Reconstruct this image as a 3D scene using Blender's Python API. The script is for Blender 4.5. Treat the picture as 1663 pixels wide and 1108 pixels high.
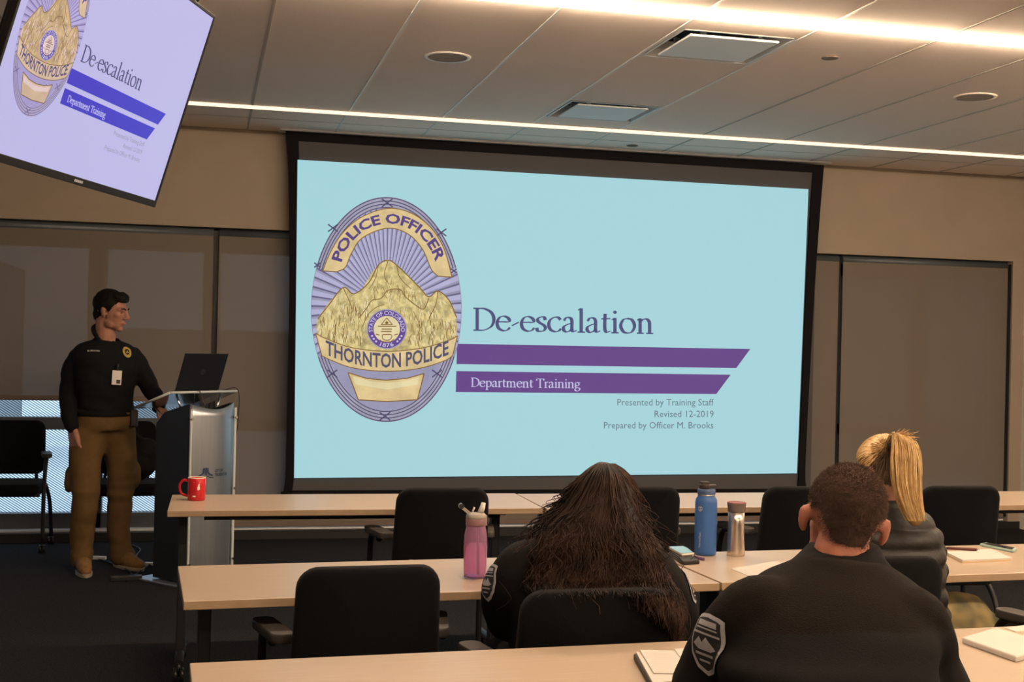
import bpy, bmesh, math, random
import numpy as np
from mathutils import Vector, Matrix, noise, Euler
random.seed(7)
sc = bpy.context.scene
for o in list(bpy.data.objects): bpy.data.objects.remove(o)
COL = sc.collection
PI = math.pi

# ------------------------------------------------------------------ camera, world, exposure
IW, IH, FPX = 1663, 1108, 2054.72
YAW, PITCH, ROLL, CAMH = .2390, .0019, .0229, 1.48
_f = np.array([math.sin(YAW)*math.cos(PITCH), math.cos(YAW)*math.cos(PITCH), math.sin(PITCH)])
_r0 = np.array([math.cos(YAW), -math.sin(YAW), 0.]); _u0 = np.cross(_r0, _f)
_r = _r0*math.cos(ROLL)+_u0*math.sin(ROLL); _u = -_r0*math.sin(ROLL)+_u0*math.cos(ROLL)
cam = bpy.data.cameras.new('camera'); cam_o = bpy.data.objects.new('camera', cam); COL.objects.link(cam_o)
cam.sensor_width = 36; cam.sensor_fit = 'HORIZONTAL'; cam.lens = FPX/IW*36; cam.clip_start = .05
M4 = Matrix.Identity(4)
for i in range(3):
    M4[i][0], M4[i][1], M4[i][2] = _r[i], _u[i], -_f[i]
M4[2][3] = CAMH
cam_o.matrix_world = M4
sc.camera = cam_o
sc.view_settings.view_transform = 'Standard'; sc.view_settings.look = 'None'
sc.view_settings.exposure = 0.0; sc.view_settings.gamma = 1; sc.view_settings.use_curve_mapping = False
wd = bpy.data.worlds.new('world'); sc.world = wd; wd.use_nodes = True
wd.node_tree.nodes['Background'].inputs[0].default_value = (.60, .78, .96, 1)
wd.node_tree.nodes['Background'].inputs[1].default_value = 1.8
STRIP = 205.0          # ceiling light strips (radiance)
STRIP_COL = (1, .75, .52)

def _ray(px, py): return _f+_r*(px-IW/2)/FPX-_u*(py-IH/2)/FPX
def at(px, py, y):                       # measured point of the photo on the plane at distance y
    d = _ray(px, py); t = y/d[1]; return Vector((d[0]*t, d[1]*t, CAMH+d[2]*t))
def atz(px, py, z):                      # measured point of the photo on the level z
    d = _ray(px, py); t = (z-CAMH)/d[2]; return Vector((d[0]*t, d[1]*t, z))

# ------------------------------------------------------------------ materials
def mat(name, col, rough=.6, metal=0, spec=.5, var=0, scale=8, bump=0, bscale=200, emis=None, es=0, trans=0, alpha=1, stretch=None, sheen=0, col2=None, ior=1.45, detail=4):
    m = bpy.data.materials.new(name); m.use_nodes = True
    nt = m.node_tree; b = nt.nodes['Principled BSDF']
    b.inputs['Base Color'].default_value = (*col, 1); b.inputs['Roughness'].default_value = rough
    b.inputs['Metallic'].default_value = metal; b.inputs['Specular IOR Level'].default_value = spec
    b.inputs['Transmission Weight'].default_value = trans; b.inputs['Alpha'].default_value = alpha
    b.inputs['IOR'].default_value = ior
    if sheen: b.inputs['Sheen Weight'].default_value = sheen; b.inputs['Sheen Roughness'].default_value = .5
    tc = nt.nodes.new('ShaderNodeTexCoord')
    src = tc.outputs['Object']
    if stretch:
        mp = nt.nodes.new('ShaderNodeMapping'); mp.inputs['Scale'].default_value = stretch
        nt.links.new(src, mp.inputs[0]); src = mp.outputs[0]
    if var or col2:
        n = nt.nodes.new('ShaderNodeTexNoise'); n.inputs['Scale'].default_value = scale; n.inputs['Detail'].default_value = detail
        nt.links.new(src, n.inputs['Vector'])
        r = nt.nodes.new('ShaderNodeValToRGB')
        c2 = col2 if col2 else tuple(min(1, c*(1+var)) for c in col)
        c1 = col if col2 else tuple(c*(1-var) for c in col)
        r.color_ramp.elements[0].position = .32; r.color_ramp.elements[1].position = .68
        r.color_ramp.elements[0].color = (*c1, 1); r.color_ramp.elements[1].color = (*c2, 1)
        nt.links.new(n.outputs[0], r.inputs[0]); nt.links.new(r.outputs[0], b.inputs['Base Color'])
        if emis == 'same':
            nt.links.new(r.outputs[0], b.inputs['Emission Color'])
    if emis and emis != 'same': b.inputs['Emission Color'].default_value = (*emis, 1)
    if emis: b.inputs['Emission Strength'].default_value = es
    if bump:
        n2 = nt.nodes.new('ShaderNodeTexNoise'); n2.inputs['Scale'].default_value = bscale; n2.inputs['Detail'].default_value = 3
        nt.links.new(src, n2.inputs['Vector'])
        bp = nt.nodes.new('ShaderNodeBump'); bp.inputs['Strength'].default_value = bump; bp.inputs['Distance'].default_value = .01
        nt.links.new(n2.outputs[0], bp.inputs['Height']); nt.links.new(bp.outputs[0], b.inputs['Normal'])
    return m
def srgb(r, g, b):
    f = lambda c: (c/255/12.92) if c/255 <= .04045 else ((c/255+.055)/1.055)**2.4
    return (f(r), f(g), f(b))

M = {}
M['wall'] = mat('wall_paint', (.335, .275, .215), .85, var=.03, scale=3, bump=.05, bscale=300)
M['wallside'] = mat('wall_paint_bounce', (.70, .66, .60), .85, var=.02, scale=3)  # side and back walls lightened to bounce more light into the room
M['ceil'] = mat('ceiling_panel', (.92, .81, .73), .9, var=.015, scale=60)
M['tbar'] = mat('ceiling_grid', (.80, .78, .74), .4)
M['seam'] = mat('ceiling_seam', (.50, .46, .42), .8)
M['carpet'] = mat('carpet', (.010, .010, .012), .95, col2=(.030, .029, .031), scale=160, bump=.6, bscale=400, spec=.1, stretch=(1, .35, 1))
M['base'] = mat('black_base', (.012, .012, .013), .5)
M['metalframe'] = mat('window_frame_metal', (.10, .115, .13), .45, metal=.3, var=.05)
M['white'] = mat('white_metal', (.75, .77, .78), .4)
M['vent'] = mat('diffuser_metal', (.80, .84, .86), .45)
M['dark'] = mat('dark_inside', (.05, .035, .03), .7)
M['blackframe'] = mat('black_velvet', (.006, .005, .007), .85, spec=.2)
M['fabric'] = mat('screen_fabric', (.085, .082, .086), .9, spec=.1, var=.02, scale=200)
M['wood'] = mat('maple_laminate', (.43, .335, .25), .30, col2=(.46, .36, .27), scale=9, stretch=(.6, 9, 9), spec=.45)
M['woodedge'] = mat('maple_edge', (.38, .265, .165), .45, var=.05, scale=20)
M['blackmetal'] = mat('black_metal', (.014, .014, .016), .45, spec=.4)
M['blackplastic'] = mat('black_plastic', (.018, .018, .02), .4, spec=.5)
M['armpad'] = mat('arm_pad', (.05, .043, .038), .5, spec=.4)
M['chairfab'] = mat('chair_fabric', (.0055, .0055, .0065), .9, spec=.1, bump=.3, bscale=500, sheen=.04)
M['chrome'] = mat('chrome', (.75, .74, .72), .18, metal=1)
M['wheel'] = mat('castor_wheel', (.012, .012, .012), .35)
M['brushed'] = mat('brushed_aluminium', (.40, .44, .50), .32, metal=.85, var=.06, scale=6, stretch=(30, 30, .4))
M['acrylic'] = mat('acrylic_reflection_tint', (.42, .45, .47), .06, trans=.90, ior=1.2, spec=.5)  # grey tint stands in for the dark reflection on the reading surface
M['acredge'] = mat('acrylic_edge', (.68, .72, .72), .25, trans=.25)
M['skin'] = mat('skin', (.34, .165, .115), .55, var=.12, scale=25, spec=.35)
M['skin2'] = mat('skin_flushed', (.42, .165, .105), .5, var=.15, scale=30, spec=.35)
M['lip'] = mat('lips', (.40, .15, .12), .5)
M['eye'] = mat('eye_white', (.10, .06, .05), .35)
M['hairblack'] = mat('hair_black', (.006, .0045, .004), .7, var=.3, scale=80, spec=.15)
M['shirt'] = mat('black_shirt', (.005, .005, .006), .85, spec=.2, bump=.15, bscale=350)
M['khaki'] = mat('khaki_twill', (.125, .073, .029), .85, var=.12, scale=14, spec=.15, bump=.12, bscale=500)
M['boot'] = mat('tan_suede', (.22, .115, .035), .8, var=.15, scale=30, bump=.2, bscale=250)
M['sole'] = mat('boot_sole', (.30, .25, .19), .7)
M['gold'] = mat('gold_thread', (.38, .28, .07), .55, var=.3, scale=120)
M['paper'] = mat('white_paper', (.52, .49, .45), .8, var=.02)
M['cardwhite'] = mat('id_card', (.72, .66, .66), .5)
M['red'] = mat('red_glaze', (.52, .012, .02), .18, spec=.5)
M['creamglaze'] = mat('cream_glaze', (.75, .68, .58), .25)
M['fleece'] = mat('black_fleece', (.010, .0075, .0065), .95, spec=.08, sheen=.03, bump=.35, bscale=420)
M['softshell'] = mat('black_softshell', (.0062, .0053, .0056), .85, spec=.2, bump=.15, bscale=350)
M['puffer'] = mat('black_nylon', (.014, .012, .011), .5, spec=.4, bump=.35, bscale=28)
M['patch'] = mat('patch_thread', (.40, .39, .42), .8, var=.1, scale=90)
M['patchdark'] = mat('patch_field', (.02, .02, .022), .85)
M['buzz'] = mat('buzzed_hair', (.070, .041, .030), .8, col2=(.11, .064, .045), scale=9, spec=.2, bump=.5, bscale=700)
M['brownhair'] = mat('brown_hair', (.008, .0042, .0035), .62, col2=(.036, .017, .011), scale=14, spec=.14)
M['brownhair2'] = mat('brown_hair_base', (.010, .005, .004), .6, var=.3, scale=40)
M['blonde'] = mat('blonde_hair', (.50, .30, .11), .45, col2=(.70, .48, .22), scale=45, spec=.4)
M['blondebase'] = mat('blonde_hair_base', (.36, .21, .075), .6, var=.2, scale=45)
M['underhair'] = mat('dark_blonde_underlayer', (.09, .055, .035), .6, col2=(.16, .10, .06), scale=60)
M['purple'] = mat('purple_plastic', (.90, .55, .80), .08, trans=.80, ior=1.12, spec=.5)
M['water'] = mat('purple_water', (.90, .62, .84), .02, trans=.9, ior=1.1)
M['straw'] = mat('purple_straw', (.33, .05, .32), .4)
M['lidgrey'] = mat('grey_lid_plastic', (.34, .30, .27), .45)
M['lidmauve'] = mat('mauve_lid_ring', (.26, .14, .15), .45)
M['mouth'] = mat('bite_valve', (.70, .66, .60), .4)
M['blue'] = mat('blue_powder_coat', (.035, .11, .32), .42, spec=.45, bump=.05, bscale=900)
M['bluelid'] = mat('blue_lid', (.05, .09, .20), .45)
M['brownlid'] = mat('dark_brown_lid', (.035, .025, .022), .45)
M['steel'] = mat('brushed_steel', (.66, .60, .54), .28, metal=1, var=.05, scale=5, stretch=(40, 40, .5))
M['steellid'] = mat('tumbler_lid', (.13, .10, .09), .4)
M['steeltop'] = mat('tumbler_lid_top', (.26, .07, .06), .4)
M['glassphone'] = mat('phone_glass', (.30, .46, .50), .08, spec=.6)
M['darkglass'] = mat('dark_phone_glass', (.02, .025, .03), .06, spec=.6)
M['phonebody'] = mat('phone_body', (.55, .48, .38), .3, metal=.5)
M['mintcase'] = mat('mint_phone_case', (.33, .46, .40), .45)
M['leather'] = mat('black_leather', (.018, .014, .014), .5, bump=.2, bscale=300)
M['plum'] = mat('plum_pen', (.12, .05, .12), .35)
M['pen'] = mat('dark_red_pen', (.09, .018, .015), .3)
M['notepad'] = mat('tan_pad_cover', (.55, .40, .24), .6)
M['laptop'] = mat('dark_laptop_shell', (.010, .012, .017), .42, spec=.4, var=.1)
M['camo'] = mat('mottled_olive', (.06, .065, .04), .9, col2=(.33, .24, .10), scale=13, detail=1)
M['logo'] = mat('navy_print', (.02, .04, .10), .5)
M['cable'] = mat('black_cable', (.010, .010, .012), .5)
M['tvback'] = mat('tv_black', (.010, .008, .009), .55, spec=.25)
M['speaker'] = mat('speaker_grille', (.52, .44, .38), .85, bump=.6, bscale=900)
M['snow'] = mat('snowy_ground', (.80, .84, .88), .9, var=.1, scale=.6)
M['bld'] = mat('outside_concrete', (.30, .32, .33), .9, var=.1, scale=1)
def glow(name, col, s):
    m = bpy.data.materials.new(name); m.use_nodes = True; nt = m.node_tree; nt.nodes.clear()
    e = nt.nodes.new('ShaderNodeEmission'); e.inputs[0].default_value = (*col, 1); e.inputs[1].default_value = s
    o = nt.nodes.new('ShaderNodeOutputMaterial'); nt.links.new(e.outputs[0], o.inputs[0]); return m
M['strip'] = glow('strip_light', STRIP_COL, STRIP)
M['stripside'] = glow('strip_light_side', STRIP_COL, STRIP*.55)
M['stripdim'] = glow('strip_light_dimmed', (1, .74, .50), 1.7)      # the front strip is dimmed for the presentation
def shade_mat():
    m = bpy.data.materials.new('roller_shade_fabric'); m.use_nodes = True; nt = m.node_tree; nt.nodes.clear()
    N = nt.nodes.new; L = nt.links.new
    o = N('ShaderNodeOutputMaterial'); d = N('ShaderNodeBsdfDiffuse'); t = N('ShaderNodeBsdfTranslucent'); tr = N('ShaderNodeBsdfTransparent')
    d.inputs[0].default_value = (.190, .163, .135, 1); t.inputs[0].default_value = (.10, .09, .08, 1)
    tc = N('ShaderNodeTexCoord'); w = N('ShaderNodeTexNoise'); w.inputs['Scale'].default_value = 90; L(tc.outputs['Object'], w.inputs['Vector'])
    mp = N('ShaderNodeMapRange'); mp.inputs[3].default_value = .019; mp.inputs[4].default_value = .025; L(w.outputs[0], mp.inputs[0])
    a = N('ShaderNodeMixShader'); a.inputs[0].default_value = .06; L(d.outputs[0], a.inputs[1]); L(t.outputs[0], a.inputs[2])
    b = N('ShaderNodeMixShader'); L(mp.outputs[0], b.inputs[0]); L(a.outputs[0], b.inputs[1]); L(tr.outputs[0], b.inputs[2])
    L(b.outputs[0], o.inputs[0]); return m
M['shade'] = shade_mat()
def frit_mat():          # glass printed with slanted rows of pale dots
    m = bpy.data.materials.new('fritted_glass'); m.use_nodes = True; nt = m.node_tree; nt.nodes.clear()
    N = nt.nodes.new; L = nt.links.new
    o = N('ShaderNodeOutputMaterial'); d = N('ShaderNodeBsdfDiffuse'); tr = N('ShaderNodeBsdfTransparent')
    d.inputs[0].default_value = (.10, .14, .17, 1); tr.inputs[0].default_value = (.96, .98, 1, 1)
    tc = N('ShaderNodeTexCoord'); w = N('ShaderNodeTexWave'); w.wave_type = 'BANDS'; w.bands_direction = 'DIAGONAL'; w.inputs['Scale'].default_value = 24
    mp = N('ShaderNodeMapping'); mp.inputs['Scale'].default_value = (1, 0, 1.5); L(tc.outputs['Object'], mp.inputs[0]); L(mp.outputs[0], w.inputs['Vector'])
    r = N('ShaderNodeValToRGB'); r.color_ramp.elements[0].position = .60; r.color_ramp.elements[1].position = .70
    r.color_ramp.elements[0].color = (0, 0, 0, 1); r.color_ramp.elements[1].color = (.62, .62, .62, 1)
    L(w.outputs['Fac'], r.inputs[0])
    b = N('ShaderNodeMixShader'); L(r.outputs[0], b.inputs[0]); L(tr.outputs[0], b.inputs[1]); L(d.outputs[0], b.inputs[2])
    L(b.outputs[0], o.inputs[0]); return m
M['frit'] = frit_mat()

# ------------------------------------------------------------------ mesh helpers
def link(name, data, parent=None, loc=None):
    o = bpy.data.objects.new(name, data); COL.objects.link(o)
    if parent is not None: o.parent = parent
    if loc is not None: o.location = loc
    return o
def thing(name, label, cat, loc=(0, 0, 0), rz=0, group=None):
    o = link(name, None); o.location = loc; o.rotation_euler = (0, 0, rz); o.empty_display_size = .1
    o['label'] = label; o['category'] = cat
    if group: o['group'] = group
    return o
def tag(o, label, cat, group=None):
    o['label'] = label; o['category'] = cat
    if group: o['group'] = group
    return o
def struct(o): o['kind'] = 'structure'; return o
def obj(name, bm, m, parent=None, loc=None, smooth=False, bev=0, label=None):
    me = bpy.data.meshes.new(name)
    bmesh.ops.recalc_face_normals(bm, faces=bm.faces[:])
    if smooth:
        for f in bm.faces: f.smooth = True
    bm.to_mesh(me); bm.free()
    for x in (m if isinstance(m, (list, tuple)) else [m]): me.materials.append(x)
    o = link(name, me, parent, loc)
    if bev:
        b = o.modifiers.new('bevel', 'BEVEL'); b.width = bev; b.segments = 2; b.limit_method = 'ANGLE'
    if label: o['label'] = label
    return o
def NB(): return bmesh.new()
def box(bm, a, b, mi=0, mtx=None):
    x0, y0, z0 = a; x1, y1, z1 = b
    vs = [bm.verts.new(Vector(p) if mtx is None else mtx @ Vector(p)) for p in
          ((x0, y0, z0), (x1, y0, z0), (x1, y1, z0), (x0, y1, z0), (x0, y0, z1), (x1, y0, z1), (x1, y1, z1), (x0, y1, z1))]
    for q in ((0, 3, 2, 1), (4, 5, 6, 7), (0, 1, 5, 4), (1, 2, 6, 5), (2, 3, 7, 6), (3, 0, 4, 7)):
        f = bm.faces.new([vs[i] for i in q]); f.material_index = mi
    return bm
def catmull(pts, n=6, closed=False):
    P = [np.array(p, float) for p in pts]; out = []
    k = len(P)
    if k < 3 and not closed: return [P[0]+(P[-1]-P[0])*i/n for i in range(n+1)]
    rng = range(k if closed else k-1)
    for i in rng:
        p0 = P[(i-1) % k] if (closed or i > 0) else 2*P[0]-P[1]
        p1 = P[i]; p2 = P[(i+1) % k]
        p3 = P[(i+2) % k] if (closed or i+2 < k) else 2*P[-1]-P[-2]
        for j in range(n):
            t = j/n
            out.append(.5*((2*p1)+(-p0+p2)*t+(2*p0-5*p1+4*p2-p3)*t*t+(-p0+3*p1-3*p2+p3)*t**3))
    if not closed: out.append(P[-1])
    return out
def tube(bm, pts, rad, seg=10, caps=True, mi=0, sm=True):
    P = [Vector(p) for p in pts]; n = len(P)
    R = rad if isinstance(rad, (list, tuple)) else [rad]*n
    rings = []; up = None
    for i, p in enumerate(P):
        t = (P[min(i+1, n-1)]-P[max(i-1, 0)])
        if t.length < 1e-9: t = Vector((0, 0, 1))
        t.normalize()
        if up is None:
            up = Vector((0, 0, 1)) if abs(t.z) < .9 else Vector((1, 0, 0))
        a = t.cross(up)
        if a.length < 1e-6: a = t.cross(Vector((0, 1, 0)))
        a.normalize(); b = a.cross(t).normalized(); up = b
        rings.append([bm.verts.new(p+(a*math.cos(k*2*PI/seg)+b*math.sin(k*2*PI/seg))*R[i]) for k in range(seg)])
    for i in range(n-1):
        for k in range(seg):
            f = bm.faces.new((rings[i][k], rings[i][(k+1) % seg], rings[i+1][(k+1) % seg], rings[i+1][k])); f.smooth = sm; f.material_index = mi
    if caps:
        f = bm.faces.new(rings[0][::-1]); f.material_index = mi
        f = bm.faces.new(rings[-1]); f.material_index = mi
    return bm
def lathe(bm, prof, c=(0, 0, 0), seg=32, mi=0, capb=True, capt=True):
    c = Vector(c); rings = []
    for r, z in prof:
        rings.append([bm.verts.new(c+Vector((r*math.cos(k*2*PI/seg), r*math.sin(k*2*PI/seg), z))) for k in range(seg)])
    for i in range(len(rings)-1):
        for k in range(seg):
            f = bm.faces.new((rings[i][k], rings[i][(k+1) % seg], rings[i+1][(k+1) % seg], rings[i+1][k])); f.smooth = True; f.material_index = mi
    if capb: bm.faces.new(rings[0][::-1]).material_index = mi
    if capt: bm.faces.new(rings[-1]).material_index = mi
    return bm
def prism(bm, poly, d, mi=0):
    """poly: list of 3D points; extruded by vector d"""
    d = Vector(d); a = [bm.verts.new(Vector(p)) for p in poly]; b = [bm.verts.new(Vector(p)+d) for p in poly]
    n = len(a)
    bm.faces.new(a).material_index = mi; bm.faces.new(b[::-1]).material_index = mi
    for i in range(n): bm.faces.new((a[i], b[i], b[(i+1) % n], a[(i+1) % n])).material_index = mi
    return bm
def rrect(w, h, r, n=6):
    out = []
    for cx, cy, a0 in ((w/2-r, h/2-r, 0), (-w/2+r, h/2-r, 90), (-w/2+r, -h/2+r, 180), (w/2-r, -h/2+r, 270)):
        for i in range(n+1):
            a = math.radians(a0+90*i/n); out.append((cx+r*math.cos(a), cy+r*math.sin(a)))
    return out
def pad(bm, w, h, t, r, mtx, curve=0, mi=0, taper=0):
    """cushion in local xz (w by h), thickness t along y, bent by curve, placed by mtx"""
    loops = []
    prof = [(-.5, .86), (-.5, .93), (-.42, .985), (-.2, 1), (.2, 1), (.42, .985), (.5, .93), (.5, .86)]
    for ty, s in prof:
        ins = (1-s)*min(w, h)*.5
        pts = rrect(w-2*ins, h-2*ins, max(.005, r-ins*.5))
        loops.append([bm.verts.new(mtx @ Vector((x*(1+taper*z/h), ty*t+curve*(x/(w/2))**2, z))) for x, z in pts])
    n = len(loops[0])
    for i in range(len(loops)-1):
        for k in range(n):
            f = bm.faces.new((loops[i][k], loops[i][(k+1) % n], loops[i+1][(k+1) % n], loops[i+1][k])); f.smooth = True; f.material_index = mi
    for lp, ty in ((loops[0], -.5), (loops[-1], .5)):
        inner = lp
        for s in (.6, .3):
            pts = rrect(w*.86*s, h*.86*s, r*s)
            nx = [bm.verts.new(mtx @ Vector((x*(1+taper*z/h), (ty*1.06)*t+curve*(x/(w/2))**2, z))) for x, z in pts]
            for k in range(n):
                f = bm.faces.new((inner[k], inner[(k+1) % n], nx[(k+1) % n], nx[k])); f.smooth = True; f.material_index = mi
            inner = nx
        f = bm.faces.new(inner); f.smooth = True; f.material_index = mi
    return bm
def dup(root, loc, rz, label, group=None):
    r = root.copy(); COL.objects.link(r); r.location = loc; r.rotation_euler = (0, 0, rz); r['label'] = label
    if group: r['group'] = group
    for ch in list(root.children):
        c = ch.copy(); COL.objects.link(c); c.parent = r
        for g in ch.children:
            d = g.copy(); COL.objects.link(d); d.parent = c
    return r

# ------------------------------------------------------------------ the room
YW = 9.45; CZ = 3.0; XL, XR = -4.6, 6.79; YB = -2.6
bm = NB(); box(bm, (XL-.1, YB-.1, -.1), (XR+.1, 9.8, 0)); struct(obj('floor', bm, M['carpet']))
# ceiling with openings for the two air diffusers and the light strips
strips_y = [8.46, 5.40, 2.34, -.72]; SW = .017  # strips past the visible pair are unseen, added to light the room
diff = [(2.185, 5.67, 2.785, 6.265), (2.185, 7.565, 2.785, 8.145)]
xs = sorted({XL, XR, 2.185, 2.785, -.9, 0.}); ys = sorted({YB, YW+.02} | {v for s in strips_y for v in (s-SW, s+SW)} | {v for d in diff for v in (d[1], d[3])})
bm = NB()
for i in range(len(xs)-1):
    for j in range(len(ys)-1):
        cx, cy = (xs[i]+xs[i+1])/2, (ys[j]+ys[j+1])/2
        if any(d[0] < cx < d[2] and d[1] < cy < d[3] for d in diff): continue
        if any(abs(cy-s) < SW and cx > (-.9 if s > 8 else 0.) for s in strips_y): continue
        bm.faces.new([bm.verts.new(p) for p in ((xs[i], ys[j], CZ), (xs[i], ys[j+1], CZ), (xs[i+1], ys[j+1], CZ), (xs[i+1], ys[j], CZ))])
for k in range(-7, 11):
    gx = .275+.63*k
    if not XL < gx < XR: continue
    w = .006
    segs = [YB]+[v for s in sorted(strips_y) for v in (s-SW, s+SW)]+[YW]
    for a, b in zip(segs[::2], segs[1::2]):
        sk = [a, b]
        mi = 2 if gx > 3 or gx < .5 else 1  # lit look of the middle grid bars put into a paler material
        box(bm, (gx-w, a, CZ-.004), (gx+w, b, CZ+.002), mi)
for yy in (8.93,):
    box(bm, (XL, yy-.004, CZ-.002), (XR, yy+.004, CZ+.002), 2)
struct(obj('ceiling', bm, [M['ceil'], M['tbar'], M['seam']]))
bm = NB(); box(bm, (XL-.1, YB-.1, CZ+.25), (XR+.1, 9.8, CZ+.3)); struct(obj('roof_slab', bm, M['ceil']))
bm = NB(); box(bm, (XL-.1, YB, 0), (XL, 9.8, CZ+.25)); struct(obj('wall_left', bm, M['wallside']))
bm = NB(); box(bm, (XR, YB, 0), (XR+.1, 9.8, CZ+.25)); struct(obj('wall_right', bm, M['wallside']))
bm = NB(); box(bm, (XL, YB-.1, 0), (XR, YB, CZ+.25)); struct(obj('wall_back', bm, M['wallside']))
bm = NB()
box(bm, (XL, YW, 2.275), (XR, YW+.33, CZ+.25))          # header over the windows
box(bm, (6.675, YW, .06), (XR, YW+.33, 2.276))         # pier at the right
struct(obj('wall_front', bm, M['wall']))
bm = NB(); box(bm, (XL, YW-.004, 0), (XR, YW+.33, .062)); struct(obj('baseboard_front', bm, M['base']))
# windows: metal frame, rails, glass
wx = [XL, -2.09, -.755, .05, 1.35, 2.65, 3.9, 5.118, 5.9, 6.675]
for n in range(len(wx)-1):
    a, b = wx[n], wx[n+1]
    bm = NB(); y0, y1 = 9.60, 9.70; h = .064
    if n: box(bm, (a, y0, .06), (a+h, y1, 2.28))
    if n < len(wx)-2: box(bm, (b-h if n != 6 else b-.10, y0, .06), (b, y1, 2.28))
    box(bm, (a, y0, .06), (b, y1, .185)); box(bm, (a, y0, .785), (b, y1, .875)); box(bm, (a, y0, 2.10), (b, y1, 2.28))
    fr = struct(obj('window_%d' % (n+1), bm, M['metalframe'], bev=.004))
    bm = NB(); box(bm, (a+.05, 9.645, .17), (b-.05, 9.655, 2.11)); obj('pane', bm, M['frit'], fr)
bm = NB(); box(bm, (XL, YW+.06, .062), (6.675, 9.6, .078)); struct(obj('trim_1', bm, M['white'], bev=.003))   # pale sill, its whiteness standing in for the daylit line above the base
# outdoors
bm = NB(); box(bm, (-30, 10.2, -.4), (40, 60, -.2)); struct(obj('ground', bm, M['snow']))
bm = NB(); box(bm, (-12, 17, -.2), (-2.6, 20, 2.4)); box(bm, (-1.9, 24, -.2), (3.5, 28, 1.6)); box(bm, (3.8, 15, -.2), (14, 17, 3.2))
o = obj('concrete_building', bm, M['bld']); tag(o, 'pale concrete building beyond the windows, seen below the raised blind', 'building')

# roller shades
def shade(x0, x1, zb, label):
    t = thing('roller_shade', label, 'window shade', ((x0+x1)/2, 9.50, 0), group='roller shades on the windows')
    w = (x1-x0)/2
    bm = NB(); n = 24
    g = [[bm.verts.new((-w+2*w*i/n, .004*math.sin(i*1.7)*(1-j), zb+.03+(2.25-zb-.03)*j)) for i in range(n+1)] for j in (0, 1)]
    for i in range(n): bm.faces.new((g[0][i], g[0][i+1], g[1][i+1], g[1][i]))
    obj('shade_fabric', bm, M['shade'], t, smooth=True)
    bm = NB(); box(bm, (-w, -.012, zb), (w, .012, zb+.036)); obj('hem_bar', bm, mat('hem_bar_fabric', (.16, .12, .10), .8), t, bev=.004)
    bm = NB(); tube(bm, [(-w, .03, 2.235), (w, .03, 2.235)], .036, 16); obj('roller_tube', bm, M['metalframe'], t)
    return t
shade(-2.9, .055, 1.0, 'brown mesh blind half raised behind the standing person')
shade(.095, 2.55, .085, 'brown mesh blind lowered between the standing person and the projection screen')
shade(2.60, 5.075, .085, 'brown mesh blind mostly hidden by the projection screen, narrow strip showing at its right edge')
shade(5.112, 6.66, .085, 'wide brown mesh blind to the right of the projection screen beside the pier')
bm = NB(); box(bm, (6.662, 9.47, .1), (6.676, 9.52, 2.25)); struct(obj('trim_2', bm, M['blackmetal']))
bm = NB(); box(bm, (.058, 9.545, .1), (.092, 9.59, 2.26)); struct(obj('trim_3', bm, M['blackmetal']))
bm = NB(); box(bm, (5.076, 9.53, .08), (5.104, 9.56, 2.26)); struct(obj('trim_4', bm, M['blackmetal']))
p = at(1661, 647, 9.44)
bm = NB(); box(bm, (XR-.012, 9.28, p.z-.05), (XR, 9.36, p.z+.05)); o = obj('wall_switch', bm, M['blackplastic'], bev=.003); tag(o, 'small dark switch plate on the right wall by the corner pier', 'wall switch')

# ceiling lights
labs = ['thin linear ceiling light running just in front of the projection screen', 'bright linear ceiling light strip crossing the top right of the picture',
        'added unseen linear ceiling light strip above the third table row', 'added unseen linear ceiling light strip at the back of the room']
for s, lb in zip(strips_y, labs):
    X0S = -2.3 if s > 8 else -1.4
    t = thing('linear_light', lb, 'ceiling light', (1.4, s, CZ), group='linear ceiling lights')
    bm = NB(); prism(bm, [(X0S, y, z) for y, z in ((-SW+.001, .012), (-SW+.001, -.016), (-SW*.75, -.021), (0, -.023), (SW*.75, -.021), (SW-.001, -.016), (SW-.001, .012))], (5.37-X0S, 0, 0)); 
    for f in bm.faces:
        if abs(f.calc_center_median().y) > SW-.002: f.material_index = 1
    obj('light_diffuser', bm, [M['stripdim']]*2 if s > 8 else [M['strip'], M['stripside']], t)
    bm = NB(); box(bm, (X0S-.01, -SW-.012, -.003), (5.37, -SW, .03)); box(bm, (X0S-.01, SW, -.003), (5.37, SW+.012, .03)); box(bm, (X0S-.01, -SW, -.003), (X0S, SW, .03)); obj('housing', bm, M['tbar'], t)
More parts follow.
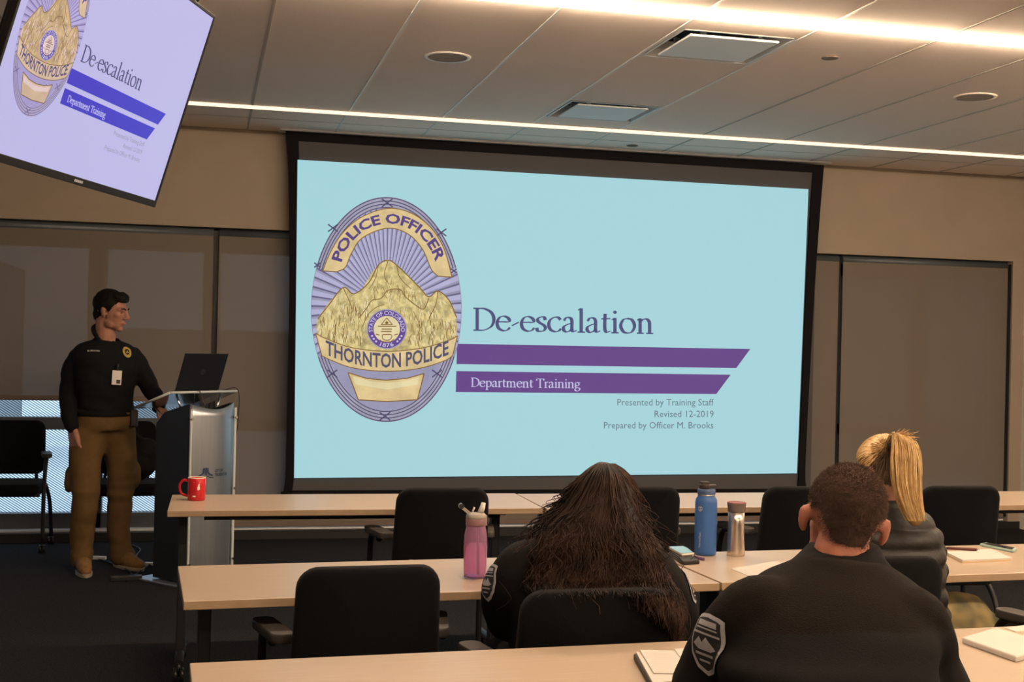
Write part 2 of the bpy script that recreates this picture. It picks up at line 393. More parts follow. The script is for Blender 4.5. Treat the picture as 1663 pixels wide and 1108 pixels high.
# air diffusers
for d, lb in zip(diff, ('square ceiling air diffuser nearer the viewer, beside the bright light strip', 'square ceiling air diffuser just above the projection screen')):
    t = thing('air_diffuser', lb, 'air vent', ((d[0]+d[2])/2, (d[1]+d[3])/2, CZ), group='square air diffusers')
    hx, hy = (d[2]-d[0])/2, (d[3]-d[1])/2
    bm = NB()
    for a, b in (((-hx, -hy), (hx, -hy)), ((hx, -hy), (hx, hy)), ((hx, hy), (-hx, hy)), ((-hx, hy), (-hx, -hy))):
        k = .86; q = [(a[0], a[1], -.004), (b[0], b[1], -.004), (b[0]*k, b[1]*k, .075), (a[0]*k, a[1]*k, .075)]
        q2 = [(a[0]*.955, a[1]*.955, -.004), (b[0]*.955, b[1]*.955, -.004)]
        bm.faces.new([bm.verts.new(v) for v in (q[0], q[1], q2[1], q2[0])])
        bm.faces.new([bm.verts.new(v) for v in (q2[0], q2[1], q[2], q[3])])
    obj('frame', bm, M['vent'], t)
    bm = NB(); box(bm, (-hx*.9, -hy*.9, .075), (hx*.9, hy*.9, .09)); obj('plenum', bm, M['dark'], t)
    bm = NB(); box(bm, (-.235, -.225, -.012), (.235, .225, .0)); obj('face_panel', bm, M['vent'], t, bev=.006)
    bm = NB()
    for sx, sy in ((-1, -1), (1, -1), (1, 1), (-1, 1)): box(bm, (sx*.15-.012, sy*.18-.012, 0), (sx*.15+.012, sy*.18+.012, .08))
    obj('hanger', bm, M['white'], t)
for px, py, lb, mm in ((727, 92, 'round ceiling loudspeaker with pale rim, above the badge on the screen', 'tbar'), (1583, 157, 'round flush ceiling loudspeaker near the right wall', 'ceil')):
    p = atz(px, py, CZ); t = thing('ceiling_speaker', lb, 'speaker', p, group='ceiling speakers')
    bm = NB(); lathe(bm, [(.105, -.006), (.124, -.006), (.126, 0), (.104, 0)], seg=40, capb=False, capt=False); obj('rim', bm, M[mm], t)
    bm = NB(); lathe(bm, [(.105, -.004), (.106, 0)], seg=40); obj('grille', bm, M['speaker'], t)
for px, py, lb in ((1348, 93, 'small concealed sprinkler cap in the ceiling right of the nearer diffuser'), (1027, 236, 'small concealed sprinkler cap in the ceiling right over the screen')):
    p = atz(px, py, CZ); bm = NB(); lathe(bm, [(.042, -.007), (.044, -.004), (.030, -.003), (.030, 0)], c=(0, 0, 0), seg=28)
    o = obj('sprinkler_cap', bm, mat('cap_paint', (.20, .15, .12), .6), loc=p); tag(o, lb, 'sprinkler', 'sprinkler caps')

# ------------------------------------------------------------------ lettering
GL = {  # serif letters as pen strokes (x-height 1, capitals 1.5)
 'D': (1.36, [[(.27,1.5),(.27,0)], [(.06,1.5),(.3,1.5),(.72,1.48),(1.12,1.22),(1.26,.76),(1.12,.3),(.72,.03),(.3,0),(.06,0)]]),
 'T': (1.22, [[(.60,1.48),(.60,0)], [(.06,1.22),(.08,1.47),(.60,1.49),(1.12,1.47),(1.14,1.22)], [(.38,0),(.82,0)]]),
 'e': (.92, [[(.10,.60),(.45,.61),(.80,.63),(.76,.86),(.50,1.0),(.24,.90),(.09,.55),(.18,.17),(.46,0),(.70,.06),(.84,.22)]]),
 'c': (.86, [[(.78,.84),(.62,.99),(.38,.97),(.15,.75),(.09,.42),(.21,.12),(.47,0),(.68,.06),(.80,.2)]]),
 's': (.70, [[(.58,.80),(.52,.97),(.36,1.0),(.17,.90),(.14,.72),(.28,.57),(.48,.44),(.59,.26),(.50,.06),(.31,0),(.13,.04),(.08,.22)]]),
 'a': (.90, [[(.13,.78),(.28,.98),(.50,.96),(.60,.76),(.60,.2),(.68,.03),(.86,.1)], [(.60,.60),(.36,.52),(.13,.36),(.11,.13),(.26,.0),(.45,.06),(.60,.22)]]),
 'l': (.50, [[(.25,1.62),(.25,0)], [(.08,1.52),(.25,1.62)], [(.05,0),(.46,0)]]),
 't': (.60, [[(.27,1.28),(.25,.9),(.25,.25),(.35,.03),(.56,.1)], [(.05,.94),(.56,.97)]]),
 'i': (.50, [[(.25,1.0),(.25,0)], [(.08,.9),(.25,1.0)], [(.05,0),(.46,0)], [(.24,1.40),(.26,1.42)]]),
 'o': (1.02, [[(.5,1.0),(.24,.9),(.09,.5),(.24,.1),(.5,0),(.76,.1),(.91,.5),(.76,.9),(.5,1.0)]]),
 'n': (1.06, [[(.22,1.0),(.22,0)], [(.06,.9),(.22,1.0)], [(.22,.78),(.42,.96),(.62,.97),(.76,.80),(.78,.5),(.78,0)], [(.04,0),(.42,0)], [(.60,0),(.98,0)]]),
 'm': (1.62, [[(.22,1.0),(.22,0)], [(.06,.9),(.22,1.0)], [(.22,.78),(.42,.96),(.60,.97),(.74,.80),(.76,.5),(.76,0)], [(.76,.78),(.96,.96),(1.16,.97),(1.30,.80),(1.32,.5),(1.32,0)], [(.04,0),(.42,0)], [(.58,0),(.96,0)], [(1.14,0),(1.52,0)]]),
 'r': (.68, [[(.22,1.0),(.22,0)], [(.06,.9),(.22,1.0)], [(.22,.74),(.36,.92),(.50,.98),(.60,.92)], [(.04,0),(.44,0)]]),
 'p': (1.02, [[(.22,1.0),(.22,-.5)], [(.06,.9),(.22,1.0)], [(.22,.80),(.42,.97),(.64,.95),(.84,.75),(.88,.45),(.74,.12),(.50,0),(.22,.1)], [(.04,-.5),(.44,-.5)]]),
 'g': (.92, [[(.42,1.0),(.18,.88),(.14,.66),(.22,.46),(.42,.38),(.62,.48),(.70,.68),(.62,.90),(.42,1.0)], [(.24,.44),(.14,.26),(.28,.10),(.60,.04),(.82,-.12),(.72,-.40),(.42,-.52),(.14,-.42),(.10,-.22),(.28,.02)], [(.64,.9),(.88,.98)]]),
 '-': (.52, [[(.06,.36),(.44,.60)]]),
 ' ': (.50, []),
}
def nib_faces(strokes, ox=0., s=1., thick=.105, thin=.034, ang=18):
    """ribbons drawn with a slanted broad pen -> list of 2D quads"""
    e = np.array((math.cos(math.radians(ang)), math.sin(math.radians(ang)))); e2 = np.array((-e[1], e[0])); out = []
    for st in strokes:
        P = np.array(catmull([(p[0], p[1]) for p in st], 7)); n = len(P)
        T = np.gradient(P, axis=0); T /= (np.linalg.norm(T, axis=1)[:, None]+1e-9)
        if np.hypot(*(P[-1]-P[0])) < .05 and n < 12:      # a dot
            c = P.mean(0); out.append([tuple((c+.115*np.array((math.cos(a*PI/5), math.sin(a*PI/5))))*s+(ox, 0)) for a in range(10)]); continue
        nn = np.stack([-T[:, 1], T[:, 0]], 1)
        w = np.sqrt((thick*(nn@e))**2+(thin*(nn@e2))**2)
        P[0] -= T[0]*.02; P[-1] += T[-1]*.02
        A, B = P+nn*w[:, None], P-nn*w[:, None]
        for i in range(n-1): out.append([tuple(q*s+(ox, 0)) for q in (A[i], A[i+1], B[i+1], B[i])])
    return out
def serif_line(txt, x0, x1, yb, xh, boxes=None, slope=0, bold=1):
    """faces in photo pixels: text between x0 and x1 on baseline yb (y down)"""
    adv = sum(GL[c][0] for c in txt); s = (x1-x0)/adv; out = []; x = 0
    for c in txt:
        for f in nib_faces(GL[c][1], thick=.105*bold, thin=.036*bold):
            out.append([(x0+(x+p[0])*s, yb-p[1]*xh+slope*((x+p[0])*s)) for p in f])
        x += GL[c][0]
    return out
def sans_faces(txt, bold=0.):
    """faces of a sans text line, cap height about .73, returned with its width"""
    cu = bpy.data.curves.new('t', 'FONT'); cu.body = txt; cu.resolution_u = 2; cu.offset = bold; cu.fill_mode = 'FRONT'
    o = bpy.data.objects.new('t', cu); COL.objects.link(o)
    dg = bpy.context.evaluated_depsgraph_get(); dg.update()
    me = o.evaluated_get(dg).to_mesh()
    vs = [(v.co.x, v.co.y) for v in me.vertices]; fs = [[vs[i] for i in p.vertices] for p in me.polygons]
    o.evaluated_get(dg).to_mesh_clear(); bpy.data.objects.remove(o); bpy.data.curves.remove(cu)
    xs_ = [v[0] for v in vs]; ys_ = [v[1] for v in vs if True]
    x0, x1 = min(xs_), max(xs_); h = max(ys_)
    return [[((p[0]-x0)/(x1-x0), p[1]/h) for p in f] for f in fs]      # unit width, unit cap height
def sans_line(txt, x0, x1, yb, cap, slope=0, bold=0.):
    return [[(x0+p[0]*(x1-x0), yb-p[1]*cap+slope*p[0]*(x1-x0)) for p in f] for f in sans_faces(txt, bold)]
def arc_text(txt, c, rx, ry, a0, a1, cap, bold=.02, inside=False):
    """text bent on an ellipse (degrees, 90 = top, y down pixels); inside=True: letters stand towards the centre"""
    out = []
    for f in sans_faces(txt, bold):
        q = []
        for u, v in f:
            a = math.radians(a0+(a1-a0)*u); k = (-v if inside else v)*cap
            q.append((c[0]+(rx+k)*math.cos(a), c[1]-(ry+k)*math.sin(a)))
        out.append(q)
    return out

# ------------------------------------------------------------------ the slide (used by the projection screen and by the television)
def ellipse(c, rx, ry, a0=0, a1=360, n=64): return [(c[0]+rx*math.cos(math.radians(a0+(a1-a0)*i/n)), c[1]-ry*math.sin(math.radians(a0+(a1-a0)*i/n))) for i in range(n+1)]
def ribbon(P, w):
    out = []
    for i in range(len(P)-1):
        a, b = np.array(P[i]), np.array(P[i+1]); t = b-a; L = np.hypot(*t)
        if L < 1e-6: continue
        n = np.array((-t[1], t[0]))/L*w/2; out.append([tuple(a+n), tuple(b+n), tuple(b-n), tuple(a-n)])
    return out
def band(Po, Pi): return [[Po[i], Po[i+1], Pi[i+1], Pi[i]] for i in range(len(Po)-1)]
def B(x, y): return (480+x/2.77, 300+y/2.77)     # badge close-up -> photo pixels
BC = (627.3, 502.8); BRX, BRY = 122.6, 183
def badge_layers():
    """list of (part name, palette key, layer, faces)"""
    L = []
    eb = lambda k, kx=None: (lambda c, rx, ry: (c, rx, ry))(BC, BRX*k, BRY*(k if kx is None else kx))
    c, rx, ry = BC, BRX, BRY
    full = ellipse(c, rx, ry, 0, 360, 96)
    L.append(('badge_field', 'lilac', 1, [full[:-1]]))
    rays = []; rays2 = []; cc = (627.3, 500)
    for k in range(72):
        a0, a1 = 360*k/72, 360*(k+.55)/72
        p = [(c[0]+(rx-1)*math.cos(math.radians(a)), c[1]-(ry-1)*math.sin(math.radians(a))) for a in (a0, a1)]
        if 200 < (a0 % 360) < 340: continue
        rays.append([cc, p[0], p[1]])
        a2 = 360*(k+.75)/72; p2 = [(c[0]+(rx-1)*math.cos(math.radians(a)), c[1]-(ry-1)*math.sin(math.radians(a))) for a in (a1, a2)]
        rays2.append([cc, p2[0], p2[1]])
    L.append(('badge_rays', 'lilac_dark', 2, rays)); L.append(('badge_ray_edges', 'lilac_deep', 2.2, rays2))
    rim = []; rimd = []
    for a0, a1 in ((22, 158), (205, 335)):
        k0, k1 = 1.0, .90
        rim += band(ellipse(c, rx*1.0, ry*1.0, a0, a1), ellipse(c, rx*.86, ry*.90, a0, a1))
        for k in (.99, .955, .92, .885): rimd += ribbon(ellipse(c, rx*k, ry*(k+.018*(1-k)/.1), a0, a1), 1.7)
    L.append(('badge_rim', 'silver', 3, rim))
    for x, y, s in ((412, 82, 24), (168, 195, 22), (656, 215, 22), (98, 362, 14), (712, 388, 12), (165, 850, 22), (636, 850, 22), (402, 1042, 24)):
        for dx, dy in ((1, .75), (1, -.75)): rimd += ribbon([B(x-s*dx, y-s*dy), B(x+s*dx, y+s*dy)], 2.2)
    L.append(('badge_rim_lines', 'violet_grey', 3.4, rimd))
    # upper gold band
    po = [B(*p) for p in catmull([(122,388),(150,318),(205,225),(290,150),(412,107),(520,128),(610,195),(668,290),(704,416)], 6)]
    pi = [B(*p) for p in catmull([(186,392),(224,372),(250,312),(300,240),(412,196),(505,222),(570,290),(610,380),(640,412)], 6)]
    L.append(('badge_top_band', 'gold', 4, band(po, pi)))
    L.append(('badge_band_edges', 'bronze', 4.3, ribbon(po, 1.6)+ribbon(pi, 1.6)+ribbon([po[0], pi[0]], 1.6)+ribbon([po[-1], pi[-1]], 1.6)))
    # mountains
    mt = [(92,640),(100,600),(150,530),(215,462),(262,490),(300,470),(340,400),(372,362),(415,340),(455,362),(500,410),(555,455),(598,505),(640,478),(680,505),(715,560),(728,640),(722,690),(690,720),(560,742),(420,750),(280,740),(150,712),(100,680)]
    L.append(('badge_mountains', 'goldrock', 4.5, [[B(*p) for p in mt]]))
    rg = []
    for pl, w in (([(100,605),(150,540),(215,462),(262,492),(330,440),(372,362),(415,340),(455,362),(555,460),(598,505),(640,478),(690,520),(725,600)], 1.8),
                  ([(285,600),(320,555),(345,520),(385,512),(415,476),(470,472),(490,500),(530,535),(575,560),(600,510)], 1.5),
                  ([(300,640),(330,580),(370,548),(400,540)], 1.2), ([(215,465),(240,520),(255,560)], 1.3), ([(415,345),(400,400),(410,440)], 1.2),
                  ([(455,365),(470,420),(520,470)], 1.2), ([(640,480),(630,540),(600,600)], 1.3), ([(372,365),(360,420),(330,470)], 1.1), ([(560,742),(545,690),(560,640),(530,570)], 1.1)):
        rg += ribbon([B(*p) for p in catmull(pl, 4)], w)
    R = random.Random(3)
    fl = []
    for k in range(260):
        x = R.uniform(105, 715); y = R.uniform(14+float(np.interp(x, [p[0] for p in mt[1:18]], [p[1] for p in mt[1:18]])), 715); h = R.uniform(8, 34)
        if (x-410)**2+(y-650)**2 < 98**2 or y+h > 728: continue
        d_ = (x-415)*.02; fl += ribbon([B(x, y), B(x+d_+R.uniform(-6, 6), y+h)], R.uniform(.8, 2.2))
    L.append(('badge_rock_highlights', 'goldpale', 4.8, fl))
    for k in range(230):
        x = R.uniform(110, 710); top = 560+40*math.sin(x*.02); y = R.uniform(top, 700); h = R.uniform(14, 46)
        if (x-410)**2+(y-650)**2 < 100**2: continue
        rg += ribbon([B(x, y), B(x+R.uniform(-7, 7), y+min(h, 725-y))], R.uniform(.5, 1.1))
    for k in range(60):
        x = R.uniform(340, 540); y = R.uniform(400+abs(x-415)*.7, 500); rg += ribbon([B(x, y), B(x+R.uniform(-10, 10), y+R.uniform(10, 34))], R.uniform(.4, .9))
    L.append(('badge_ridge_lines', 'bronze', 5, rg))
    # seal
    sc_ = B(410, 650); R0 = 90/2.77
    L.append(('badge_seal_ring', 'seal', 5.4, [ellipse(sc_, R0, R0, 0, 360, 48)[:-1]]))
    L.append(('badge_seal_edge', 'silver', 5.5, band(ellipse(sc_, R0, R0), ellipse(sc_, R0*.95, R0*.95))))
    L.append(('badge_seal_centre', 'goldpale', 5.7, [ellipse(sc_, R0*.66, R0*.66, 0, 360, 40)[:-1]]))
    se = arc_text('STATE OF COLORADO', sc_, R0*.71, R0*.71, 190, -10, R0*.20, .01)+arc_text('1876', sc_, R0*.90, R0*.90, 246, 294, R0*.20, .01, inside=True)
    for a in (205, 217, 229, 311, 323, 335):
        p = (sc_[0]+R0*.81*math.cos(math.radians(a)), sc_[1]-R0*.81*math.sin(math.radians(a))); se.append(ellipse(p, 1.7, 1.7, 0, 360, 10)[:-1])
    L.append(('badge_seal_lettering', 'white', 6, se))
    em = []
    q = lambda x, y: (sc_[0]+x*R0, sc_[1]-y*R0)
    em += ribbon([q(-.28,.22), q(0,.56), q(.28,.22), q(-.28,.22)], 1.3)+ribbon([q(-.44,.14), q(.48,.14)], 1.6)+ribbon([q(-.26,.0), q(.26,.0)], 1.6)+ribbon([q(-.28,-.12), q(.24,-.12)], 2.0)
    em += ribbon([q(*p) for p in catmull([(-.22,-.28),(-.2,-.48),(0,-.56),(.2,-.48),(.22,-.28),(-.22,-.28)], 4)], 1.5)
    em += ribbon([q(*p) for p in catmull([(-.36,-.54),(-.2,-.62),(0,-.64),(.2,-.62),(.36,-.50)], 4)], 1.4)+ribbon([q(-.55,-.25), q(-.36,-.3)], 1.4)+ribbon([q(.55,-.25), q(.36,-.3)], 1.4)
    em.append([q(-.1,.30), q(0,.42), q(.1,.30), q(0,.24)])
    L.append(('badge_seal_emblem', 'bronze', 6, em))
    # lower gold band with lettering
    to = [B(*p) for p in catmull([(90,668),(130,690),(250,733),(412,750),(570,735),(690,700),(728,680)], 6)]
    bo = [B(*p) for p in catmull([(118,770),(160,790),(260,825),(412,840),(560,826),(670,792),(706,770)], 6)]
    L.append(('badge_lower_band', 'gold', 6.4, band(to, bo))); L.append(('badge_lower_band_edges', 'bronze', 6.6, ribbon(to, 1.5)+ribbon(bo, 1.5)+ribbon([to[0], bo[0]], 1.5)+ribbon([to[-1], bo[-1]], 1.5)))
    tl = []
    for f in sans_faces('THORNTON POLICE', .022):
        g = []
        for u, v in f:
            x = 135+u*(688-135); yb = 822-.00078*(x-412)**2*1.0; g.append(B(x, yb-v*64))
        tl.append(g)
    L.append(('badge_lower_lettering', 'inkgrey', 7, tl))
    tt = []
    c2 = (412, 420)
    for f in sans_faces('POLICE OFFICER', .03):
        g = []
        for u, v in f:
            a = math.radians(163-146*u); rr_x = 222+v*48; rr_y = 246+v*44
            g.append(B(c2[0]+rr_x*math.cos(a)+6, c2[1]-rr_y*math.sin(a)))
        tt.append(g)
    L.append(('badge_top_lettering', 'inkviolet', 7, tt))
    # lower plate
    L.append(('badge_name_plate', 'gold', 4, [[B(*p) for p in ((236,846),(320,872),(405,880),(500,872),(578,850),(548,968),(410,976),(282,968))]]))
    L.append(('badge_plate_edges', 'bronze', 4.3, ribbon([B(*p) for p in ((236,846),(320,872),(405,880),(500,872),(578,850),(548,968),(410,976),(282,968),(236,846))], 1.8)))
    L.append(('badge_plate_shine', 'goldpale', 4.4, [[B(*p) for p in ((258,862),(330,884),(410,892),(495,884),(556,866),(548,900),(410,922),(268,898))]]))
    return L
BADGE = badge_layers()
SLIDE = BADGE+[
  ('upper_bar', 'bar', 1, [[(742,558.4),(1218.4,567),(1195.6,598),(741.4,591.5)]]),
  ('lower_bar', 'bar', 1, [[(741,602.9),(1186.6,608.7),(1163.2,640.2),(740,637)]]),
  ('title_lettering', 'ink', 2, serif_line('De-escalation', 767.5, 1062.5, 536.3, 23.6, slope=.0187)),
  ('subtitle_lettering', 'paleink', 2.4, serif_line('Department Training', 764.5, 942.5, 628, 9.4, slope=.0142, bold=1.05)),
  ('caption_lettering', 'grey', 2, sans_line('Presented by Training Staff', 1002.5, 1159, 658.7, 10.6)+sans_line('Revised 12-2019', 1063, 1159, 677.6, 10.6)+sans_line('Prepared by Officer M. Brooks', 980.7, 1158.5, 696, 10.6)),
]
def slide_palette(pre, cols, rough, base, spec):
    out = {}
    for k, (c, var) in cols.items():
        out[k] = mat(pre+'_'+k, c, rough, spec=spec, var=var, scale=(5 if k == 'goldrock' else 9), emis=('same' if var else c), es=1.0, detail=6)
        b = out[k].node_tree.nodes['Principled BSDF']
        if k == 'goldrock':
            for nd in out[k].node_tree.nodes:
                if nd.type == 'TEX_NOISE': nd.inputs['Scale'].default_value = 24
        for l in list(b.inputs['Base Color'].links): out[k].node_tree.links.remove(l)
        b.inputs['Base Color'].default_value = (base, base, base, 1)
    return out
def draw_slide(layers, mapper, pal, parent, step):
    for name, key, lay, faces in layers:
        bm = NB()
        for f in faces:
            vs = [bm.verts.new(mapper(p, lay*step)) for p in f]
            try: bm.faces.new(vs)
            except ValueError: pass
        big = [f for f in bm.faces if len(f.verts) > 4]
        if big: bmesh.ops.triangulate(bm, faces=big, ngon_method='EAR_CLIP')
        me = bpy.data.meshes.new(name); bm.to_mesh(me); bm.free(); me.materials.append(pal[key])
        link(name, me, parent)

# ------------------------------------------------------------------ projection screen
SY = 9.33
ps = thing('projection_screen', 'large black framed projection screen showing the badge and title slide on the front wall', 'projection screen', (2.67, SY, .34))
base = Vector((2.67, SY, .34))
lp = lambda x, z, y=0: (x-base.x, y, z-base.z)
outL = [(.545, 2.985), (.575, 2.6), (.598, 1.75), (.603, .62), (.588, .345)]
inL = [(.639, 2.92), (.650, 2.6), (.664, 1.75), (.664, .60), (.652, .372)]
inR = [(4.734, 2.912), (4.716, 2.6), (4.690, 1.82), (4.668, .60), (4.660, .365)]
outR = [(4.826, 2.975), (4.795, 2.5), (4.762, 1.82), (4.722, .60), (4.741, .335)]
bm = NB()
lo, li, ri, ro = (catmull(p, 8) for p in (outL, inL, inR, outR))
def strip_prism(A, Bq, y0=-.012, y1=.006):
    for i in range(len(A)-1):
        for y in (y0, y1): bm.faces.new([bm.verts.new(lp(p[0], p[1], y)) for p in (A[i], A[i+1], Bq[i+1], Bq[i])])
        for P in (A, Bq): bm.faces.new([bm.verts.new(lp(P[j][0], P[j][1], y)) for j, y in ((i, y0), (i+1, y0), (i+1, y1), (i, y1))])
strip_prism(lo, li); strip_prism(ri, ro)
strip_prism([lo[0], ro[0]], [li[0], ri[0]]); strip_prism([li[-1], ri[-1]], [(.652, .347), (4.660, .340)])
bmesh.ops.remove_doubles(bm, verts=bm.verts, dist=1e-4)
obj('frame', bm, M['blackframe'], ps)
bm = NB(); box(bm, lp(.60, .36, .008), lp(4.78, 2.96, .014)); obj('fabric', bm, M['fabric'], ps)
bm = NB(); tube(bm, [lp(.57, .352, .012), lp(4.75, .345, .012)], .014, 10); obj('weight_bar', bm, M['blackmetal'], ps)
bm = NB(); box(bm, lp(.50, 2.985, -.05), lp(4.87, 3.02, .08)); obj('housing', bm, M['white'], ps)
W_ = 1.0
PROJ = slide_palette('projected', {
  'bg': (srgb(160, 209, 217), 0), 'bar': (srgb(92, 58, 132), 0), 'ink': (srgb(66, 70, 118), 0), 'paleink': (srgb(190, 190, 226), 0), 'grey': (srgb(98, 112, 130), 0),
  'lilac': (srgb(146, 146, 176), .06), 'lilac_dark': (srgb(172, 172, 206), .05), 'lilac_deep': (srgb(96, 92, 130), 0), 'silver': (srgb(156, 156, 178), .10), 'violet_grey': (srgb(74, 68, 104), 0),
  'gold': (srgb(214, 190, 138), .14), 'goldpale': (srgb(222, 208, 162), .08), 'goldrock': (srgb(200, 182, 124), .34), 'bronze': (srgb(126, 94, 48), .1), 'seal': (srgb(92, 62, 142), 0), 'white': (srgb(196, 196, 222), 0),
  'inkgrey': (srgb(70, 70, 104), 0), 'inkviolet': (srgb(78, 58, 128), 0)}, .9, .05, .02)
def map_main(p, lay): v = at(p[0], p[1], SY-.013); return (v.x-base.x, v.y-base.y-lay, v.z-base.z)
bm = NB(); bm.faces.new([bm.verts.new(map_main(p, 0)) for p in ((483.2, 259.5), (1313, 307.4), (1294.2, 769), (477.6, 776.6))])
sl = obj('projected_slide', bm, PROJ['bg'], ps, label='bright pale blue slide with a police badge, title and purple bars')
draw_slide(SLIDE, map_main, PROJ, sl, .0006)

# ------------------------------------------------------------------ television
def homog(src, dst):
    A = []
    for (x, y), (X, Y) in zip(src, dst):
        A.append([x, y, 1, 0, 0, 0, -X*x, -X*y, -X]); A.append([0, 0, 0, x, y, 1, -Y*x, -Y*y, -Y])
    return np.linalg.svd(np.array(A))[2][-1].reshape(3, 3)
SH = homog([(480.4, 259.4), (1313, 307.4), (1294.2, 769), (474.7, 776.6)], [(0, 1), (1, 1), (1, 0), (0, 0)])
TW, TH = 1.21, 1.21*9/16
tv = thing('television', 'wall sized flat television hung from the ceiling at the left, tilted down, showing the same slide', 'television')
tv['label'] = 'large flat television hanging tilted from the ceiling, showing the same title slide'
tv.matrix_world = Matrix(((.344, -.898, .275, -.295), (.939, .330, -.096, 4.097), (-.005, .291, .957, 2.29), (0, 0, 0, 1)))
TV = slide_palette('display', {
  'bg': (srgb(184, 180, 226), 0), 'bar': (srgb(50, 40, 190), 0), 'ink': (srgb(62, 62, 112), 0), 'paleink': (srgb(205, 203, 240), 0), 'grey': (srgb(140, 136, 168), 0),
  'lilac': (srgb(160, 150, 200), .05), 'lilac_dark': (srgb(176, 166, 214), .05), 'lilac_deep': (srgb(110, 100, 160), 0), 'silver': (srgb(172, 162, 200), .06), 'violet_grey': (srgb(104, 92, 136), 0),
  'gold': (srgb(206, 178, 150), .15), 'goldpale': (srgb(222, 196, 196), .08), 'goldrock': (srgb(196, 165, 122), .25), 'bronze': (srgb(118, 82, 58), .1), 'seal': (srgb(92, 76, 168), 0), 'white': (srgb(206, 200, 232), 0),
  'inkgrey': (srgb(70, 60, 118), 0), 'inkviolet': (srgb(70, 48, 150), 0)}, .3, .03, .3)
bz = .012
bm = NB()
box(bm, (-TW/2-bz, -.004, -TH/2-.024), (TW/2+bz, .014, -TH/2)); box(bm, (-TW/2-bz, -.004, TH/2), (TW/2+bz, .014, TH/2+bz))
box(bm, (-TW/2-bz, -.004, -TH/2), (-TW/2, .014, TH/2)); box(bm, (TW/2, -.004, -TH/2), (TW/2+bz, .014, TH/2))
obj('bezel', bm, M['tvback'], tv, bev=.002)
bm = NB(); box(bm, (-TW/2-bz+.003, .014, -TH/2-.02), (TW/2+bz-.003, .03, TH/2+bz-.003)); box(bm, (-TW*.3, .03, -TH*.35), (TW*.3, .06, TH*.3)); obj('rear_shell', bm, M['tvback'], tv, bev=.006)
bm = NB(); box(bm, (-.028, -.0055, -TH/2-.016), (.028, -.004, -TH/2-.008)); obj('maker_mark', bm, mat('silver_mark', (.4, .4, .42), .4), tv)
def map_tv(p, lay):
    q = SH @ np.array([p[0], p[1], 1.]); u, v = q[0]/q[2], q[1]/q[2]; return ((u-.5)*TW, -lay-.0005, (v-.5)*TH)
bm = NB(); bm.faces.new([bm.verts.new(p) for p in ((-TW/2, 0, -TH/2), (TW/2, 0, -TH/2), (TW/2, 0, TH/2), (-TW/2, 0, TH/2))])
ds = obj('display', bm, TV['bg'], tv, label='lit display with lavender slide and blue bars')
draw_slide(SLIDE, map_tv, TV, ds, .0002)
inv = tv.matrix_world.inverted()
def tvl(x, y, z): return inv @ Vector((x, y, z))
pc = tv.matrix_world @ Vector((0, .11, 0))
bm = NB(); tube(bm, [tvl(pc.x, pc.y, pc.z-.05), tvl(pc.x, pc.y, CZ)], .025, 14); box(bm, (-.2, .06, -.15), (.2, .075, .15)); tube(bm, [(0, .07, 0), tuple(tvl(pc.x, pc.y, pc.z))], .03, 12)
obj('ceiling_mount', bm, M['blackmetal'], tv)
bm = NB(); tube(bm, [Vector(p) for p in catmull([(TW*.38, .03, TH*.4), (TW*.43, .03, TH*.62), (TW*.38, .05, TH*.70), (TW*.2, .09, TH*.66), (0.03, .12, TH*.75)], 8)], .004, 8)
obj('cable', bm, M['cable'], tv)

# ------------------------------------------------------------------ tables
TZ, TL, TD, TT = .74, 1.638, .56, .026
def make_table(label, group, loc, rz, legs=(.07, .07)):
    t = thing('training_table', label, 'table', loc, rz, group)
    bm = NB(); box(bm, (0, -TD, TZ-TT), (TL, 0, TZ))
    o = obj('tabletop', bm, [M['wood'], M['woodedge']], t, bev=.0025)
    for f in o.data.polygons:
        if abs(f.normal.z) < .5: f.material_index = 1
    bm = NB(); box(bm, (.15, -TD*.62, TZ-TT-.045), (TL-.15, -TD*.62+.05, TZ-TT)); box(bm, (.15, -TD*.30, TZ-TT-.03), (TL-.15, -TD*.30+.03, TZ-TT)); obj('crossbar', bm, M['blackmetal'], t, bev=.003)
    for x in (legs[0], TL-legs[1]):
        bm = NB(); box(bm, (x-.019, -TD*.62, .07), (x+.019, -TD*.62+.065, TZ-TT)); box(bm, (x-.025, -TD*.80, TZ-TT-.02), (x+.025, -TD*.2, TZ-TT))
        obj('leg', bm, M['blackmetal'], t, bev=.004)
        ft = obj('foot', tube(NB(), [(x, -TD+.06, .075), (x, -TD*.5, .088), (x, -.06, .075)], .02, 10), M['blackmetal'], t)
        for y in (-TD+.06, -.06):
            bm = NB(); tube(bm, [(x-.022, y, .03), (x-.006, y, .03)], .03, 18); tube(bm, [(x+.006, y, .03), (x+.022, y, .03)], .03, 18); tube(bm, [(x, y, .03), (x, y, .08)], .008, 8); tube(bm, [(x-.024, y, .03), (x+.024, y, .03)], .008, 8)
            obj('caster', bm, M['wheel'], ft)
    return t
def trow(x, y, a, k): return (x+k*TL*math.cos(a), y+k*TL*math.sin(a))
TG = 'maple training tables in three rows'
make_table('maple table in the front row carrying the red mug', TG, (-.126, 6.0885, 0), -.0122, (.06, .17))
p = trow(-.126, 6.0885, -.0122, 1); make_table('maple table in the front row, second from the lectern', TG, (p[0]+.004, p[1]-.025, 0), -.004)
p = trow(p[0], p[1]-.025, -.004, 1); make_table('maple table at the right end of the front row, by the wall pier', TG, (p[0]+.006, p[1]-.005, 0), -.004)
make_table('maple table in the second row carrying the purple bottle', TG, (-.0641, 4.2008, 0), .0463)
p = trow(-.0641, 4.2008, .0463, 1); make_table('maple table in the second row carrying the blue bottle and steel tumbler', TG, (p[0]+.012, p[1]+.004, 0), .040)
make_table('nearest maple table at the bottom of the picture with the paper handouts', TG, (-.0145, 2.9524, 0), .0347)
